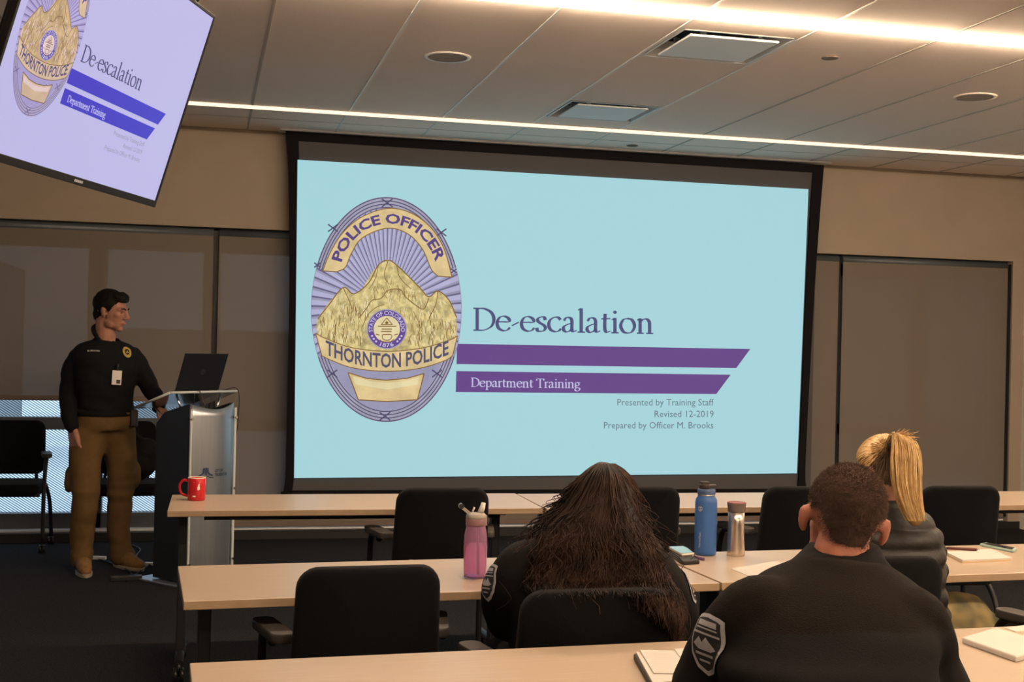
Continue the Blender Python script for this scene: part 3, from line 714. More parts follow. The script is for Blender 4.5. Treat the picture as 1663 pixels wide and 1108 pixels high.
p = trow(-.0145, 2.9524, .0347, 1); make_table('nearest maple table at the bottom right with the white folder', TG, (p[0]+.003, p[1], 0), .0347)

# ------------------------------------------------------------------ chairs
def make_chair(label, group, loc, rz):
    t = thing('training_chair', label, 'chair', loc, rz, group)
    bm = NB(); pad(bm, .44, .43, .075, .07, Matrix.Translation((0, .01, .425)) @ Matrix.Rotation(PI/2, 4, 'X')); obj('seat', bm, M['chairfab'], t)
    bm = NB(); pad(bm, .405, .375, .042, .065, Matrix.Translation((0, -.235, .675)) @ Matrix.Rotation(math.radians(9), 4, 'X'), curve=.035, taper=-.06); obj('backrest', bm, M['chairfab'], t)
    bm = NB()
    for s in (-1, 1):
        tube(bm, [Vector(q) for q in catmull([(s*.15, -.10, .40), (s*.15, -.19, .43), (s*.14, -.232, .50), (s*.13, -.238, .56)], 6)], .012, 10)
    tube(bm, [(-.23, -.02, .385), (.23, -.02, .385)], .012, 10); tube(bm, [(-.23, .16, .385), (.23, .16, .385)], .012, 10)
    obj('seat_frame', bm, M['blackmetal'], t)
    for s in (-1, 1):
        for pts in ([(s*.255, .175, .06), (s*.255, .165, .40), (s*.257, .115, .60), (s*.252, .0, .632), (s*.245, -.07, .625)],
                    [(s*.255, -.20, .06), (s*.252, -.12, .30), (s*.25, .02, .42), (s*.255, .17, .48)]):
            lg = obj('leg', tube(NB(), [Vector(q) for q in catmull(pts, 7)], .0135, 10), M['blackmetal'], t)
            x, y = pts[0][0], pts[0][1]
            bm = NB()
            for d in (-.012, .012): tube(bm, [(x+d-.008, y, .026), (x+d+.008, y, .026)], .026, 16)
            tube(bm, [(x, y, .026), (x, y, .07)], .009, 8)
            obj('caster', bm, M['wheel'], lg)
        bm = NB(); pad(bm, .066, .25, .028, .028, Matrix.Translation((s*.240, -.01, .645)) @ Matrix.Rotation(-s*math.radians(11), 4, 'Z') @ Matrix.Rotation(PI/2, 4, 'X')); obj('armrest', bm, M['armpad'], t)
    return t
CG1 = 'chairs behind the front row'; CG2 = 'chairs behind the second row'; CG3 = 'chairs against the windows'
c0 = make_chair('empty black armchair at the front row, in line with the purple bottle', CG1, (1.0, 5.50, 0), 0)
for x, y, rz, lb in ((1.865, 5.50, .02, 'empty black armchair at the front row behind the long haired person and the blue bottle'),
                     (2.67, 5.49, -.02, 'empty black armchair at the front row beside the head of the short haired person'),
                     (3.47, 5.48, -.06, 'empty black armchair at the front row right of the blonde ponytail')):
    dup(c0, (x, y, 0), rz, lb, CG1)
for x, y, rz, lb in ((.45, 3.69, .03, 'empty black armchair pushed under the second row left of the purple bottle'),
                     (.985, 3.30, .0, 'black armchair in which the long haired person sits'),
                     (2.02, 3.68, -.05, 'black armchair in which the blonde person sits'),
                     (2.80, 3.52, .05, 'black armchair at the right edge, its curved arm crossing the mottled olive bag')):
    dup(c0, (x, y, 0), rz, lb, CG2)
dup(c0, (1.12, 1.99, 0), -.15, 'black armchair under the nearest person in black fleece, mostly below the picture', CG2)
for x, y, rz, lb in ((-1.27, 9.19, PI-.04, 'black armchair against the window at the left edge'),
                     (-.50, 9.19, PI+.06, 'black armchair against the window behind the standing person and lectern, holding a dark bag')):
    dup(c0, (x, y, 0), rz, lb, CG3)

# ------------------------------------------------------------------ soft bodies: union of rounded shapes, remeshed into one skin
class Blob:
    def __init__(s): s.bm = bmesh.new()
    def ell(s, c, r, rot=None, sub_=3):
        m = Matrix.Translation(c) @ (rot.to_matrix().to_4x4() if rot is not None else Matrix.Identity(4)) @ Matrix.Diagonal((*r, 1))
        bmesh.ops.create_icosphere(s.bm, subdivisions=sub_, radius=1, matrix=m); return s
    def chain(s, pts, rad, n=5, seg=14):
        Q = catmull([tuple(p)+(r,) for p, r in zip(pts, rad)], n)
        P = [Vector(q[:3]) for q in Q]; R = [max(.002, q[3]) for q in Q]
        tube(s.bm, P, R, seg)
        for i in (0, -1): s.ell(P[i], (R[i],)*3, sub_=2)
        return s
    def loft(s, rings, n=4, seg=28, e=2.4):
        """rings: (cx,cy,cz, rx,ry, yaw)"""
        Q = catmull(rings, n); vs = []
        for q in Q:
            c, sn = math.cos(q[5]), math.sin(q[5]); ring = []
            for k in range(seg):
                a = 2*PI*k/seg; ca, sa = math.cos(a), math.sin(a)
                x = q[3]*math.copysign(abs(ca)**(2/e), ca); y = q[4]*math.copysign(abs(sa)**(2/e), sa)
                ring.append(s.bm.verts.new((q[0]+x*c-y*sn, q[1]+x*sn+y*c, q[2])))
            vs.append(ring)
        for i in range(len(vs)-1):
            for k in range(seg): s.bm.faces.new((vs[i][k], vs[i][(k+1) % seg], vs[i+1][(k+1) % seg], vs[i+1][k]))
        s.bm.faces.new(vs[0][::-1]); s.bm.faces.new(vs[-1]); return s
    def mesh(s, name, vox, smooth=4, disp=None, xf=None, cut=None):
        bmesh.ops.recalc_face_normals(s.bm, faces=s.bm.faces[:])
        me = bpy.data.meshes.new('tmp'); s.bm.to_mesh(me); s.bm.free()
        o = bpy.data.objects.new('tmp', me); COL.objects.link(o)
        r = o.modifiers.new('r', 'REMESH'); r.mode = 'VOXEL'; r.voxel_size = vox
        if smooth: q = o.modifiers.new('s', 'SMOOTH'); q.iterations = smooth; q.factor = .5
        dg = bpy.context.evaluated_depsgraph_get(); dg.update()
        out = bpy.data.meshes.new_from_object(o.evaluated_get(dg)); out.name = name
        bpy.data.objects.remove(o); bpy.data.meshes.remove(me)
        bm = bmesh.new(); bm.from_mesh(out); bm.normal_update()
        if disp:
            mv = [(v, v.normal*disp(v.co, v.normal)) for v in bm.verts]
            for v, d in mv: v.co += d
        if cut:
            bmesh.ops.delete(bm, geom=[f for f in bm.faces if cut(f.calc_center_median())], context='FACES')
            bmesh.ops.delete(bm, geom=[v for v in bm.verts if not v.link_faces], context='VERTS')
        if xf is not None: bm.transform(xf)
        for f in bm.faces: f.smooth = True
        bm.to_mesh(out); bm.free(); return out
def fbm(p, s, o=3): return noise.fractal(Vector(p)*s, 1.0, 2.0, o)
def cloth(amp, sc_=(9, 9, 16)):
    return lambda co, n: amp*(noise.noise(Vector((co.x*sc_[0], co.y*sc_[1], co.z*sc_[2])))+.5*noise.noise(Vector((co.x*sc_[0]*2.3+5, co.y*sc_[1]*2.3, co.z*sc_[2]*2.1))))
def add(name, me, m, parent=None, loc=None, label=None):
    for x in (m if isinstance(m, (list, tuple)) else [m]): me.materials.append(x)
    o = link(name, me, parent, loc)
    if label: o['label'] = label
    return o
def head_into(b, c, h, rot, neck=None, ear=1.0):
    """head of height h centred at c; local face -Y"""
    R = rot.to_matrix()
    T = lambda p: Vector(c)+R @ (Vector(p)*h)
    q = rot
    def E(p, r, rr=None):
        b.ell(T(p), (r[0]*h, r[1]*h, r[2]*h), (q.to_matrix() @ rr.to_matrix()).to_euler() if rr is not None else q)
    def Ch(ps, rs): b.chain([T(p) for p in ps], [r*h for r in rs], 4, 10)
    E((0, .06, .13), (.325, .40, .365)); E((0, -.13, -.08), (.275, .255, .37)); E((0, -.15, -.31), (.215, .215, .15)); E((0, -.30, -.415), (.10, .085, .075))
    E((0, .20, -.16), (.21, .20, .24))
    for s in (-1, 1):
        E((s*.17, -.25, -.06), (.10, .09, .09)); E((s*.20, -.10, -.30), (.075, .13, .12)); E((s*.045, -.415, -.125), (.042, .05, .036))
        E((s*.338*ear, .035, -.035), (.030, .078, .118), Euler((math.radians(-10), 0, s*math.radians(27)))); E((s*.350*ear, .055, .0), (.024, .055, .075), Euler((0, 0, s*math.radians(30)))); E((s*.320*ear, .005, -.12), (.030, .05, .06))
    Ch([(0, -.385, .06), (0, -.425, -.02), (0, -.475, -.115)], (.040, .046, .058))
    Ch([(-.20, -.305, .075), (-.10, -.365, .085), (0, -.365, .065), (.10, -.365, .085), (.20, -.305, .075)], (.04, .047, .04, .047, .04))
    Ch([(-.095, -.345, -.25), (0, -.395, -.235), (.095, -.345, -.25)], (.018, .030, .018)); Ch([(-.085, -.345, -.275), (0, -.385, -.285), (.085, -.345, -.275)], (.018, .032, .018))
    if neck is not None: b.chain([T((0, .12, -.22)), neck], [.235*h, .255*h])
    return T
def hand_into(b, w, d, up, curl=.5, side=1, s=1.0):
    """hand at wrist w pointing along d, back of the hand towards up; side=+1: thumb towards up x d"""
    d = Vector(d).normalized(); up = Vector(up); up = (up-d*up.dot(d)).normalized(); lat = up.cross(d)*side
    w = Vector(w)
    palm = [(0, .0), (.045, .0), (.085, -.004)]
    for k in range(4):
        o = lat*((1.5-k)*.0195*s)
        b.chain([w+o*.55, w+d*.05*s+o*.9, w+d*.088*s+o], [.017*s, .0165*s, .0115*s], 3, 10)
        L = (.072, .080, .074, .058)[k]*s; q = w+d*.088*s+o; dirv = d.copy(); pts = [q]; rs = [.0098*s]
        for j, fr in enumerate((.45, .32, .25)):
            dirv = (dirv-up*math.tan(curl*(.55+.25*j+.07*k))).normalized(); q = q+dirv*L*fr; pts.append(q); rs.append((.0095, .0088, .0076)[j]*s)
        b.chain(pts, rs, 3, 8)
    b.chain([w+d*.02*s+lat*.018*s, w+d*.05*s+lat*.046*s-up*.012*s, w+d*.078*s+lat*.056*s-up*.026*s, w+d*.098*s+lat*.050*s-up*.038*s], [.017*s, .0135*s, .011*s, .0088*s], 4, 10)
def hair_strands(name, strands, rad, m, parent, res=3):
    """strands: lists of points -> one mesh of thin tapering locks"""
    bm = NB()
    for P in strands:
        n = len(P); prev = None
        for i, p in enumerate(P):
            t = Vector(P[min(i+1, n-1)])-Vector(P[max(i-1, 0)])
            if t.length < 1e-7: t = Vector((0, 0, -1))
            a = t.cross(Vector((.3, 1, .2))).normalized(); b_ = t.cross(a).normalized()
            r = rad*(1-.6*(i/(n-1))**2)
            ring = [bm.verts.new(Vector(p)+(a*math.cos(k*2*PI/res)+b_*math.sin(k*2*PI/res))*r) for k in range(res)]
            if prev:
                for k in range(res):
                    f = bm.faces.new((prev[k], prev[(k+1) % res], ring[(k+1) % res], ring[k])); f.smooth = True
            prev = ring
    me = bpy.data.meshes.new(name); bm.to_mesh(me); bm.free(); me.materials.append(m)
    return link(name, me, parent)

# ------------------------------------------------------------------ lectern with laptop
LA = math.radians(40); ea = Vector((math.cos(LA), math.sin(LA), 0)); eb = Vector((-math.sin(LA), math.cos(LA), 0)); ez = Vector((0, 0, 1))
lec = thing('lectern', 'lectern with black side panels, brushed metal front and clear acrylic top beside the standing person', 'lectern', (-.075, 7.70, 0), LA)
LW, LD, LH = .335, .30, 1.08
bm = NB()
for x0 in (0, LW-.02):
    prism(bm, [(x0, 0, .02), (x0, LD, .02), (x0, LD, LH-.13), (x0, LD*.75, LH-.06), (x0, 0, LH)], (.02, 0, 0))
box(bm, (.02, LD-.03, .02), (LW-.02, LD-.015, LH-.15)); obj('side_panel', bm, M['laptop'], lec, bev=.003)
bm = NB(); n = 14; g = []
for j in range(15):
    z = .03+(LH-.03)*j/14
    row = []
    for i in range(n+1):
        u = i/n; x = LW*u; dip = (-.035*math.sin(PI*u)) if j == 14 else 0
        row.append(bm.verts.new((x, -.012-.040*math.sin(PI*u), z+dip)))
    g.append(row)
for j in range(14):
    for i in range(n): bm.faces.new((g[j][i], g[j][i+1], g[j+1][i+1], g[j+1][i]))
fp = obj('front_panel', bm, M['brushed'], lec, smooth=True)
so = fp.modifiers.new('s', 'SOLIDIFY'); so.thickness = .006
bm = NB(); box(bm, (-.004, -.024, .06), (.010, -.014, LH-.03)); box(bm, (LW-.002, -.024, .06), (LW+.014, -.014, LH-.03)); obj('acrylic_strip', bm, M['acredge'], lec, bev=.002)
bm = NB()
for z in (.13, .56, .99):
    for x in (.003, LW+.006): tube(bm, [(x, -.010, z), (x, -.034, z)], .008, 12)
obj('standoff_screw', bm, M['chrome'], lec)
bm = NB(); box(bm, (-.06, -.05, 0), (LW+.06, LD+.10, .014)); obj('base_plate', bm, M['brushed'], lec, bev=.003)
# printed emblem and two lines of small print on the front
bm = NB()
ly = lambda x: -.0155-.040*math.sin(PI*x/LW)
def pq(bm, poly):
    bm.faces.new([bm.verts.new((x, ly(x)-.0015, z)) for x, z in poly])
ex, ezz = .098, .655
for pl in ([(0,.0),(0,.045)],):
    for f in ribbon([(ex, ezz), (ex, ezz+.045)], .010): pq(bm, f)
for s in (-1, 1):
    for f in ribbon(catmull([(ex+s*.012, ezz+.044), (ex+s*.013, ezz+.022), (ex+s*.022, ezz+.008), (ex+s*.046, ezz-.004)], 4), .009): pq(bm, f)
    for f in ribbon(catmull([(ex+s*.008, ezz-.004), (ex+s*.02, ezz-.012), (ex+s*.05, ezz-.016)], 4), .005): pq(bm, f)
obj('printed_emblem', bm, M['logo'], lec)
bm = NB()
for f in sans_line('CITY OF', .158, .225, -(ezz+.016), .016, bold=.02)+sans_line('THORNTON', .158, .262, -(ezz-.010), .018, bold=.02): pq(bm, [(p[0], -p[1]) for p in f])
obj('printed_lettering', bm, M['logo'], lec)
# clear acrylic reading surface
AX = Vector((-.186, 7.75, 1.148)); TWd, TDp, DROP = .515, .33, .105
def pl3(w, d, up=0): return AX+ea*w+eb*d+ez*(-DROP*d/TDp+up)
Lm = Matrix.Rotation(-LA, 4, 'Z') @ Matrix.Translation((.075, -7.70, 0))
bm = NB(); c8 = [pl3(w, d, u) for u in (-.012, 0) for w, d in ((0, 0), (TWd, 0), (TWd, TDp), (0, TDp))]
vs = [bm.verts.new(Lm @ v) for v in c8]
for q in ((0, 3, 2, 1), (4, 5, 6, 7), (0, 1, 5, 4), (1, 2, 6, 5), (2, 3, 7, 6), (3, 0, 4, 7)): bm.faces.new([vs[i] for i in q])
top = obj('reading_surface', bm, M['acrylic'], lec)
bm = NB()
for p, q in (((0, 0), (TWd, 0)), ((0, 0), (0, TDp))):
    a, b = Lm @ pl3(*p, -.006), Lm @ pl3(*q, -.006); tube(bm, [a, b], .0078, 8)
obj('polished_edge', bm, M['acredge'], top)
for w, d in ((.09, .05), (.43, .05), (.09, .27), (.40, .27)):
    a = Lm @ pl3(w, d, -.012); b = Vector((min(max(a.x*.9+.03, .012), LW-.012), min(max(a.y-.02, .01), LD-.02), 0)); b.z = LH-.005-(.0 if b.y < .1 else .13*(b.y-.02)/LD)
    obj('support_rod', tube(NB(), [a, b], .007, 10), M['chrome'], lec)
# laptop standing open on the acrylic
lt = thing('laptop', 'open black laptop seen from behind on top of the lectern', 'laptop', pl3(.09, .05))
lb = pl3(.09, .05)
bm = NB(); q = [pl3(w, d, .002)-lb for w, d in ((.07, .045), (.40, .045), (.40, .275), (.07, .275))]
prism(bm, q, (0, 0, .016)); obj('base', bm, M['laptop'], lt, bev=.003)
h0, h1 = pl3(.07, .045, .018)-lb, pl3(.40, .045, .018)-lb; updir = (ez*.225-eb*.085)
bm = NB(); prism(bm, [h0, h1, h1+updir, h0+updir], (-eb*.010)); obj('lid', bm, M['laptop'], lt, bev=.003)
c = (h0+h1)/2+updir*.5-eb*.0115; bm = NB(); bm.faces.new([bm.verts.new(c+ea*(.02*math.cos(a*PI/8))+updir.normalized()*.02*math.sin(a*PI/8)) for a in range(16)]); obj('maker_emblem', bm, mat('dull_emblem', (.03, .03, .035), .3), lt)
bm = NB(); cp = [pl3(.40, .12, .01), pl3(.47, .06, .02), pl3(.53, .01, .008), pl3(.535, .0, -.15), pl3(.50, -.02, -.30)]; tube(bm, [Vector(p)-lb for p in catmull(cp, 8)], .003, 8)
cp = [pl3(.21, .05, .012), pl3(.205, -.015, -.0), pl3(.22, -.05, -.10), pl3(.26, -.125, -.22), pl3(.22, -.13, -.36), pl3(.12, -.12, -.44), pl3(.05, -.06, -.43)]; tube(bm, [Vector(p)-lb for p in catmull(cp, 8)], .003, 8)
obj('power_cable', bm, M['cable'], lt)

# ------------------------------------------------------------------ things on the tables
p = atz(319, 812.5, TZ); mug = thing('mug', 'red mug with white rim and small print at the left end of the front row', 'mug', p)
bm = NB(); lathe(bm, [(.036, .0), (.039, .004), (.0395, .10), (.0385, .102), (.036, .10), (.035, .008)], seg=40, capt=True); obj('body', bm, M['red'], mug)
bm = NB(); tube(bm, [Vector(q) for q in catmull([(-.036, .01, .085), (-.060, .018, .088), (-.075, .022, .062), (-.066, .02, .028), (-.036, .01, .018)], 8)], .0058, 12); obj('handle', bm, M['red'], mug)
bm = NB(); lathe(bm, [(.0355, .1005), (.0392, .1035), (.0397, .1005)], seg=40, capb=False, capt=False); obj('rim', bm, M['creamglaze'], mug)
def on_cyl(bm, faces, r, a0):
    for f in faces: bm.faces.new([bm.verts.new((r*math.cos(a0+x/r), r*math.sin(a0+x/r), z)) for x, z in f])
bm = NB(); on_cyl(bm, [[(-.016, .018), (-.002, .018), (-.002, .024), (-.016, .024)], [(.006, .048), (.016, .052), (.014, .080), (.009, .074), (.004, .060)]]+ribbon([(-.012, .084), (.018, .084)], .002), .0402, math.radians(-92)); obj('printed_mark', bm, M['creamglaze'], mug)

p = atz(771, 938.5, TZ); bt = thing('water_bottle', 'translucent purple water bottle with open bite valve lid, second row', 'bottle', p)
k = 1.0
bm = NB(); lathe(bm, [(.030, 0), (.0355, .004), (.0365, .03), (.0375, .10), (.036, .135), (.031, .158), (.030, .175), (.028, .175), (.029, .158), (.0340, .134), (.0355, .10), (.0345, .03), (.033, .006)], seg=44); obj('body', bm, M['purple'], bt)
bm = NB(); lathe(bm, [(.0325, .008), (.0340, .03), (.0352, .105)], seg=40); obj('drink', bm, M['water'], bt)
bm = NB(); tube(bm, [(.010, .004, .012), (.008, .002, .10), (.004, 0, .18)], .0042, 10); obj('straw', bm, M['straw'], bt)
bm = NB(); lathe(bm, [(.0315, .165), (.0325, .168), (.0325, .186), (.0315, .188)], seg=40); obj('lid_ring', bm, M['lidmauve'], bt)
bm = NB(); lathe(bm, [(.0318, .188), (.0325, .190), (.0318, .197), (.027, .203), (.012, .205)], seg=36)
box(bm, (-.022, -.007, -.004), (.018, .007, .006), 0, Matrix.Translation((-.036, 0, .213)) @ Matrix.Rotation(math.radians(38), 4, 'Y')); box(bm, (.027, -.008, .165), (.034, .008, .196))
ld = obj('lid', bm, M['lidgrey'], bt)
bm = NB(); tube(bm, [(-.049, -.008, .226), (-.049, .008, .226)], .0085, 16); obj('carry_loop_end', bm, M['chrome'], ld)
bm = NB(); tube(bm, [(.014, 0, .205), (.020, 0, .222), (.023, 0, .236)], [.010, .0085, .0065], 14); tube(bm, [(-.012, 0, .208), (-.006, 0, .222)], .003, 8); obj('bite_valve', bm, M['mouth'], ld)

p = atz(1145, 901, TZ); bt = thing('insulated_bottle', 'tall blue insulated bottle with dark brown spout cap, second row', 'bottle', p)
bm = NB(); lathe(bm, [(.034, 0), (.0385, .004), (.0392, .012), (.0392, .186), (.037, .200), (.031, .208), (.0305, .214)], seg=48); obj('body', bm, M['blue'], bt)
bm = NB(); lathe(bm, [(.0312, .213), (.0312, .217)], seg=40); obj('steel_neck', bm, M['steel'], bt)
bm = NB(); lathe(bm, [(.0315, .217), (.0322, .219), (.0322, .233), (.030, .236)], seg=40); obj('cap_ring', bm, M['bluelid'], bt)
bm = NB(); lathe(bm, [(.019, .236), (.0195, .250), (.018, .252)], c=(-.008, 0, 0), seg=28); box(bm, (-.018, -.013, .240), (.036, .013, .250)); box(bm, (-.022, -.013, .248), (.006, .013, .262)); obj('spout_cap', bm, M['brownlid'], bt, bev=.003)
bm = NB(); A0 = math.radians(-76-68)
rng_ = band([(0+.0085*math.cos(a*PI/12), .168+.0095*math.sin(a*PI/12)) for a in range(25)], [(.0068*math.cos(a*PI/12), .168+.0076*math.sin(a*PI/12)) for a in range(25)])
on_cyl(bm, rng_+ribbon([(-.004, .172), (.004, .172)], .0018)+ribbon([(0, .173), (0, .162)], .0018)+ribbon([(-.004, .165), (.004, .165)], .0012), .0396, A0); obj('printed_emblem', bm, M['paper'], bt)
bm = NB(); on_cyl(bm, [[(-.004+.0075*(1-0)-(q[1]), .028+q[0]) for q in f] for f in sans_line('ThermoFlask', 0, .056, .0, -.0065, bold=.01)], .0396, A0); obj('printed_lettering', bm, M['paper'], bt)

p = atz(1194.5, 902, TZ); bt = thing('tumbler', 'brushed steel travel tumbler with brown lid beside the blue bottle', 'tumbler', p)
bm = NB(); lathe(bm, [(.031, 0), (.0325, .003), (.0325, .02), (.0298, .07), (.0288, .115), (.0295, .157)], seg=48); obj('body', bm, M['steel'], bt)
bm = NB(); lathe(bm, [(.0300, .156), (.0308, .158), (.0335, .184), (.0340, .188)], seg=48, capt=False); obj('lid', bm, M['steellid'], bt)
bm = NB(); lathe(bm, [(.0340, .188), (.0335, .190), (.030, .187), (.012, .187)], seg=48); obj('lid_top', bm, M['steeltop'], bt)

def slab(name, quad, z0, h, m, parent=None, bev=.003):
    """flat thing with the four corners measured on level z0+h"""
    P = [atz(*q, z0+h) for q in quad]; c = sum(P, Vector())/4; c.z = z0
    bm = NB(); prism(bm, [(v.x-c.x, v.y-c.y, 0) for v in P], (0, 0, h)); return obj(name, bm, m, parent, c if parent is None else None, bev=bev), c, P
o, c, P = slab('wallet', [(1085.5, 895.5), (1112, 894.5), (1137, 909), (1109, 911)], TZ, .016, M['leather'], bev=.005); tag(o, 'black leather wallet case lying under the pale phone by the blue bottle', 'wallet')
t, c, P = slab('phone', [(1084.2, 887.6), (1113, 886.8), (1127, 898.2), (1107, 900)], TZ+.016, .009, M['phonebody'], bev=.003); tag(t, 'phone with pale reflecting screen lying on the black wallet', 'phone')
bm = NB(); bm.faces.new([bm.verts.new(((v.x-c.x)*.93, (v.y-c.y)*.93, .0095)) for v in P]); obj('screen', bm, M['glassphone'], t)
a, b = atz(1128, 904.5, TZ+.006), atz(1143, 908.5, TZ+.006)
bm = NB(); tube(bm, [(0, 0, 0), (b-a)], .0055, 12); o = obj('pen', bm, M['plum'], None, a); tag(o, 'short plum coloured pen end poking out beside the black wallet', 'pen')
t, c, P = slab('notepad', [(1535.5, 896), (1611, 891.5), (1643, 906), (1563, 909.5)], TZ, .012, M['paper'], bev=.001); tag(t, 'white notepad with tan edges under the dark red pen, second row', 'notepad')
bm = NB(); prism(bm, [((v.x-c.x)*1.01, (v.y-c.y)*1.01, 0) for v in P], (0, 0, .006)); obj('backing_board', bm, M['notepad'], t)
a, b = atz(1537, 890.5, TZ+.018), atz(1591, 893, TZ+.018)
d = b-a
pt = thing('pen', 'dark red pen lying across the white notepad', 'pen', a)
bm = NB(); tube(bm, [(0, 0, 0), d*.9], .0055, 12); obj('barrel', bm, M['pen'], pt)
bm = NB(); tube(bm, [d*.9, d], [.005, .0015], 12); tube(bm, [d*.05+Vector((0, 0, .006)), d*.3+Vector((0, 0, .006))], .0015, 8); obj('tip_and_clip', bm, M['chrome'], pt)
t, c, P = slab('phone', [(1591, 882.8), (1602, 880.8), (1651.5, 890), (1646, 894)], TZ, .010, M['mintcase'], bev=.003); tag(t, 'phone in a mint green case behind the white notepad', 'phone')
bm = NB(); bm.faces.new([bm.verts.new(((v.x-c.x)*.88, (v.y-c.y)*.88, .0105)) for v in P]); obj('screen', bm, M['darkglass'], t)
t, c, P = slab('sheet_of_paper', [(1187, 924), (1262, 911), (1340, 936), (1252, 950)], TZ, .0012, M['paper'], bev=0); tag(t, 'loose sheet of paper half hidden behind the shoulder of the short haired person', 'paper')
# handouts by the near person
t, c, P = slab('notebook', [(1029, 1062), (1118, 1060), (1150, 1106), (1058, 1112)], TZ, .014, M['leather'], bev=.002); tag(t, 'black notebook under the paper handouts on the nearest table', 'notebook')
hz = TZ+.014
for q, h, lb in (([(1033, 1059), (1112, 1057.5), (1146, 1103), (1060, 1109)], .005, 'lower paper handout on the black notebook'), ([(1039, 1055.5), (1100, 1057), (1122, 1094), (1062, 1093)], .003, 'upper handout with faint lines of print on the nearest table'),
                 ([(1095, 1054), (1128, 1052), (1152, 1076), (1112, 1077)], .002, 'loose pinkish sheet tucked beside the arm of the short haired person')):
    t, c, P = slab('handout', q, hz, h, M['paper'], bev=0); tag(t, lb, 'paper', 'handouts on the nearest table'); hz += h
    if 'faint' in lb:
        bm = NB()
        for k in range(9):
            s0 = (k+1.2)/11; A_ = P[0]+(P[3]-P[0])*s0; B_ = P[1]+(P[2]-P[1])*s0; e1 = random.uniform(.7, .92)
            a_ = A_+(B_-A_)*.1-c; b_ = A_+(B_-A_)*e1-c; w = (P[3]-P[0]).normalized()*.0022
            bm.faces.new([bm.verts.new(Vector((v.x, v.y, h+.0004))) for v in (a_, b_, b_+w, a_+w)])
        obj('print_lines', bm, mat('faint_print', (.55, .52, .48), .8), t)
t, c, P = slab('folder', [(1562, 1035), (1618, 1018.5), (1720, 1050), (1650, 1066)], TZ, .016, M['paper'], bev=.004); tag(t, 'thick white folder lying at the right edge of the nearest table', 'folder')
t, c, P = slab('sheet_of_paper', [(1632, 1019.5), (1668, 1015), (1690, 1022), (1650, 1026)], TZ, .0012, M['paper'], bev=0); tag(t, 'sheet of paper poking out behind the white folder', 'paper')

# bags, cables and adapters on the floor
b = Blob(); b.ell((0, 0, .34), (.22, .12, .33)); b.ell((-.08, -.02, .20), (.14, .12, .20)); b.ell((.10, -.02, .20), (.14, .12, .20)); b.chain([(-.1, -.12, .42), (0, -.17, .30), (.1, -.12, .40)], [.05, .07, .05])
me = b.mesh('backpack', .016, 3, disp=cloth(.008)); o = add('backpack', me, M['camo'], None, (2.53, 3.86, 0)); tag(o, 'mottled olive and tan bag standing beside the chair arm at the right edge', 'bag')
b = Blob(); b.ell((0, 0, .13), (.15, .11, .13)); b.ell((.06, -.02, .22), (.09, .08, .08)); b.chain([(-.10, .0, .18), (-.02, -.03, .33), (.10, -.02, .20)], [.018, .018, .018])
me = b.mesh('bag', .012, 3, disp=cloth(.008)); o = add('bag', me, M['softshell'], None, (-.44, 9.16, .465)); tag(o, 'dark bag heaped on the chair behind the standing person', 'bag')
p = atz(205, 943, 0); bm = NB(); box(bm, (-.09, -.022, 0), (.09, .022, .03)); o = obj('power_strip', bm, M['blackplastic'], None, p, bev=.004); o.rotation_euler.z = .1; tag(o, 'black power strip lying on the carpet in front of the standing person and lectern', 'power strip')
for px, py, s, lb in ((160, 909, .05, 'small white plug on the carpet between the feet of the standing person'), (245, 919, .04, 'small white plug on the carpet left of the lectern base')):
    p = atz(px, py, 0); bm = NB(); box(bm, (-s, -.015, 0), (s, .015, .022)); o = obj('plug', bm, M['white'], None, p, bev=.005); o.rotation_euler.z = -.3; tag(o, lb, 'plug', 'plugs on the carpet')
bm = NB()
for pts in ([(205, 943), (225, 930), (240, 919)], [(245, 919), (222, 905), (228, 893), (215, 885)], [(160, 909), (180, 914), (212, 930), (205, 941)]):
    tube(bm, [Vector(q) for q in catmull([tuple(atz(px, py, .008)) for px, py in pts], 8)], .005, 8)
o = obj('cable', bm, M['cable']); tag(o, 'black power cables trailing over the carpet by the lectern', 'cable')

# ------------------------------------------------------------------ people
from mathutils.bvhtree import BVHTree
def bvh_of(me): return BVHTree.FromPolygons([v.co.copy() for v in me.vertices], [tuple(p.vertices) for p in me.polygons])
def surf_patch(name, bvh, c, n, up, shapes, parent, off=Vector((0, 0, 0))):
    """lay flat shapes (name, material, lift, faces in metres) on a body around point c; off = parent position"""
    n = n.normalized(); up = (up-n*up.dot(n)).normalized(); rt = up.cross(n)
    first = None
    for nm, m, lift, faces in shapes:
        bm = NB()
        for f in faces:
            bmf = [bm.verts.new((p[0], p[1], 0)) for p in f]
            try: bm.faces.new(bmf)
            except ValueError: pass
        big = [f for f in bm.faces if len(f.verts) > 4]
        if big: bmesh.ops.triangulate(bm, faces=big)
        bmesh.ops.remove_doubles(bm, verts=bm.verts, dist=1e-5)
        for _ in range(3):
            es = [e for e in bm.edges if e.calc_length() > .012]
            if es: bmesh.ops.subdivide_edges(bm, edges=es, cuts=1); bmesh.ops.triangulate(bm, faces=bm.faces[:])
        for v in bm.verts:
            q = c+rt*v.co.x+up*v.co.y+n*.12
            h = bvh.ray_cast(q, -n)
            v.co = (h[0] if h[0] is not None else c+rt*v.co.x+up*v.co.y)+n*lift-off
        me = bpy.data.meshes.new(nm); bm.to_mesh(me); bm.free(); me.materials.append(m)
        o = link(nm, me, parent if first is None else first)
        if first is None: first = o
    return first
def cam_hit(bvh, px, py):
    d = _ray(px, py); return bvh.ray_cast(Vector((0, 0, CAMH)), Vector(d).normalized())
SHIELD = [(-.042, .050), (-.030, .054), (0, .057), (.030, .054), (.042, .050), (.043, .0), (.036, -.030), (.018, -.052), (0, -.062), (-.018, -.052), (-.036, -.030), (-.043, 0)]
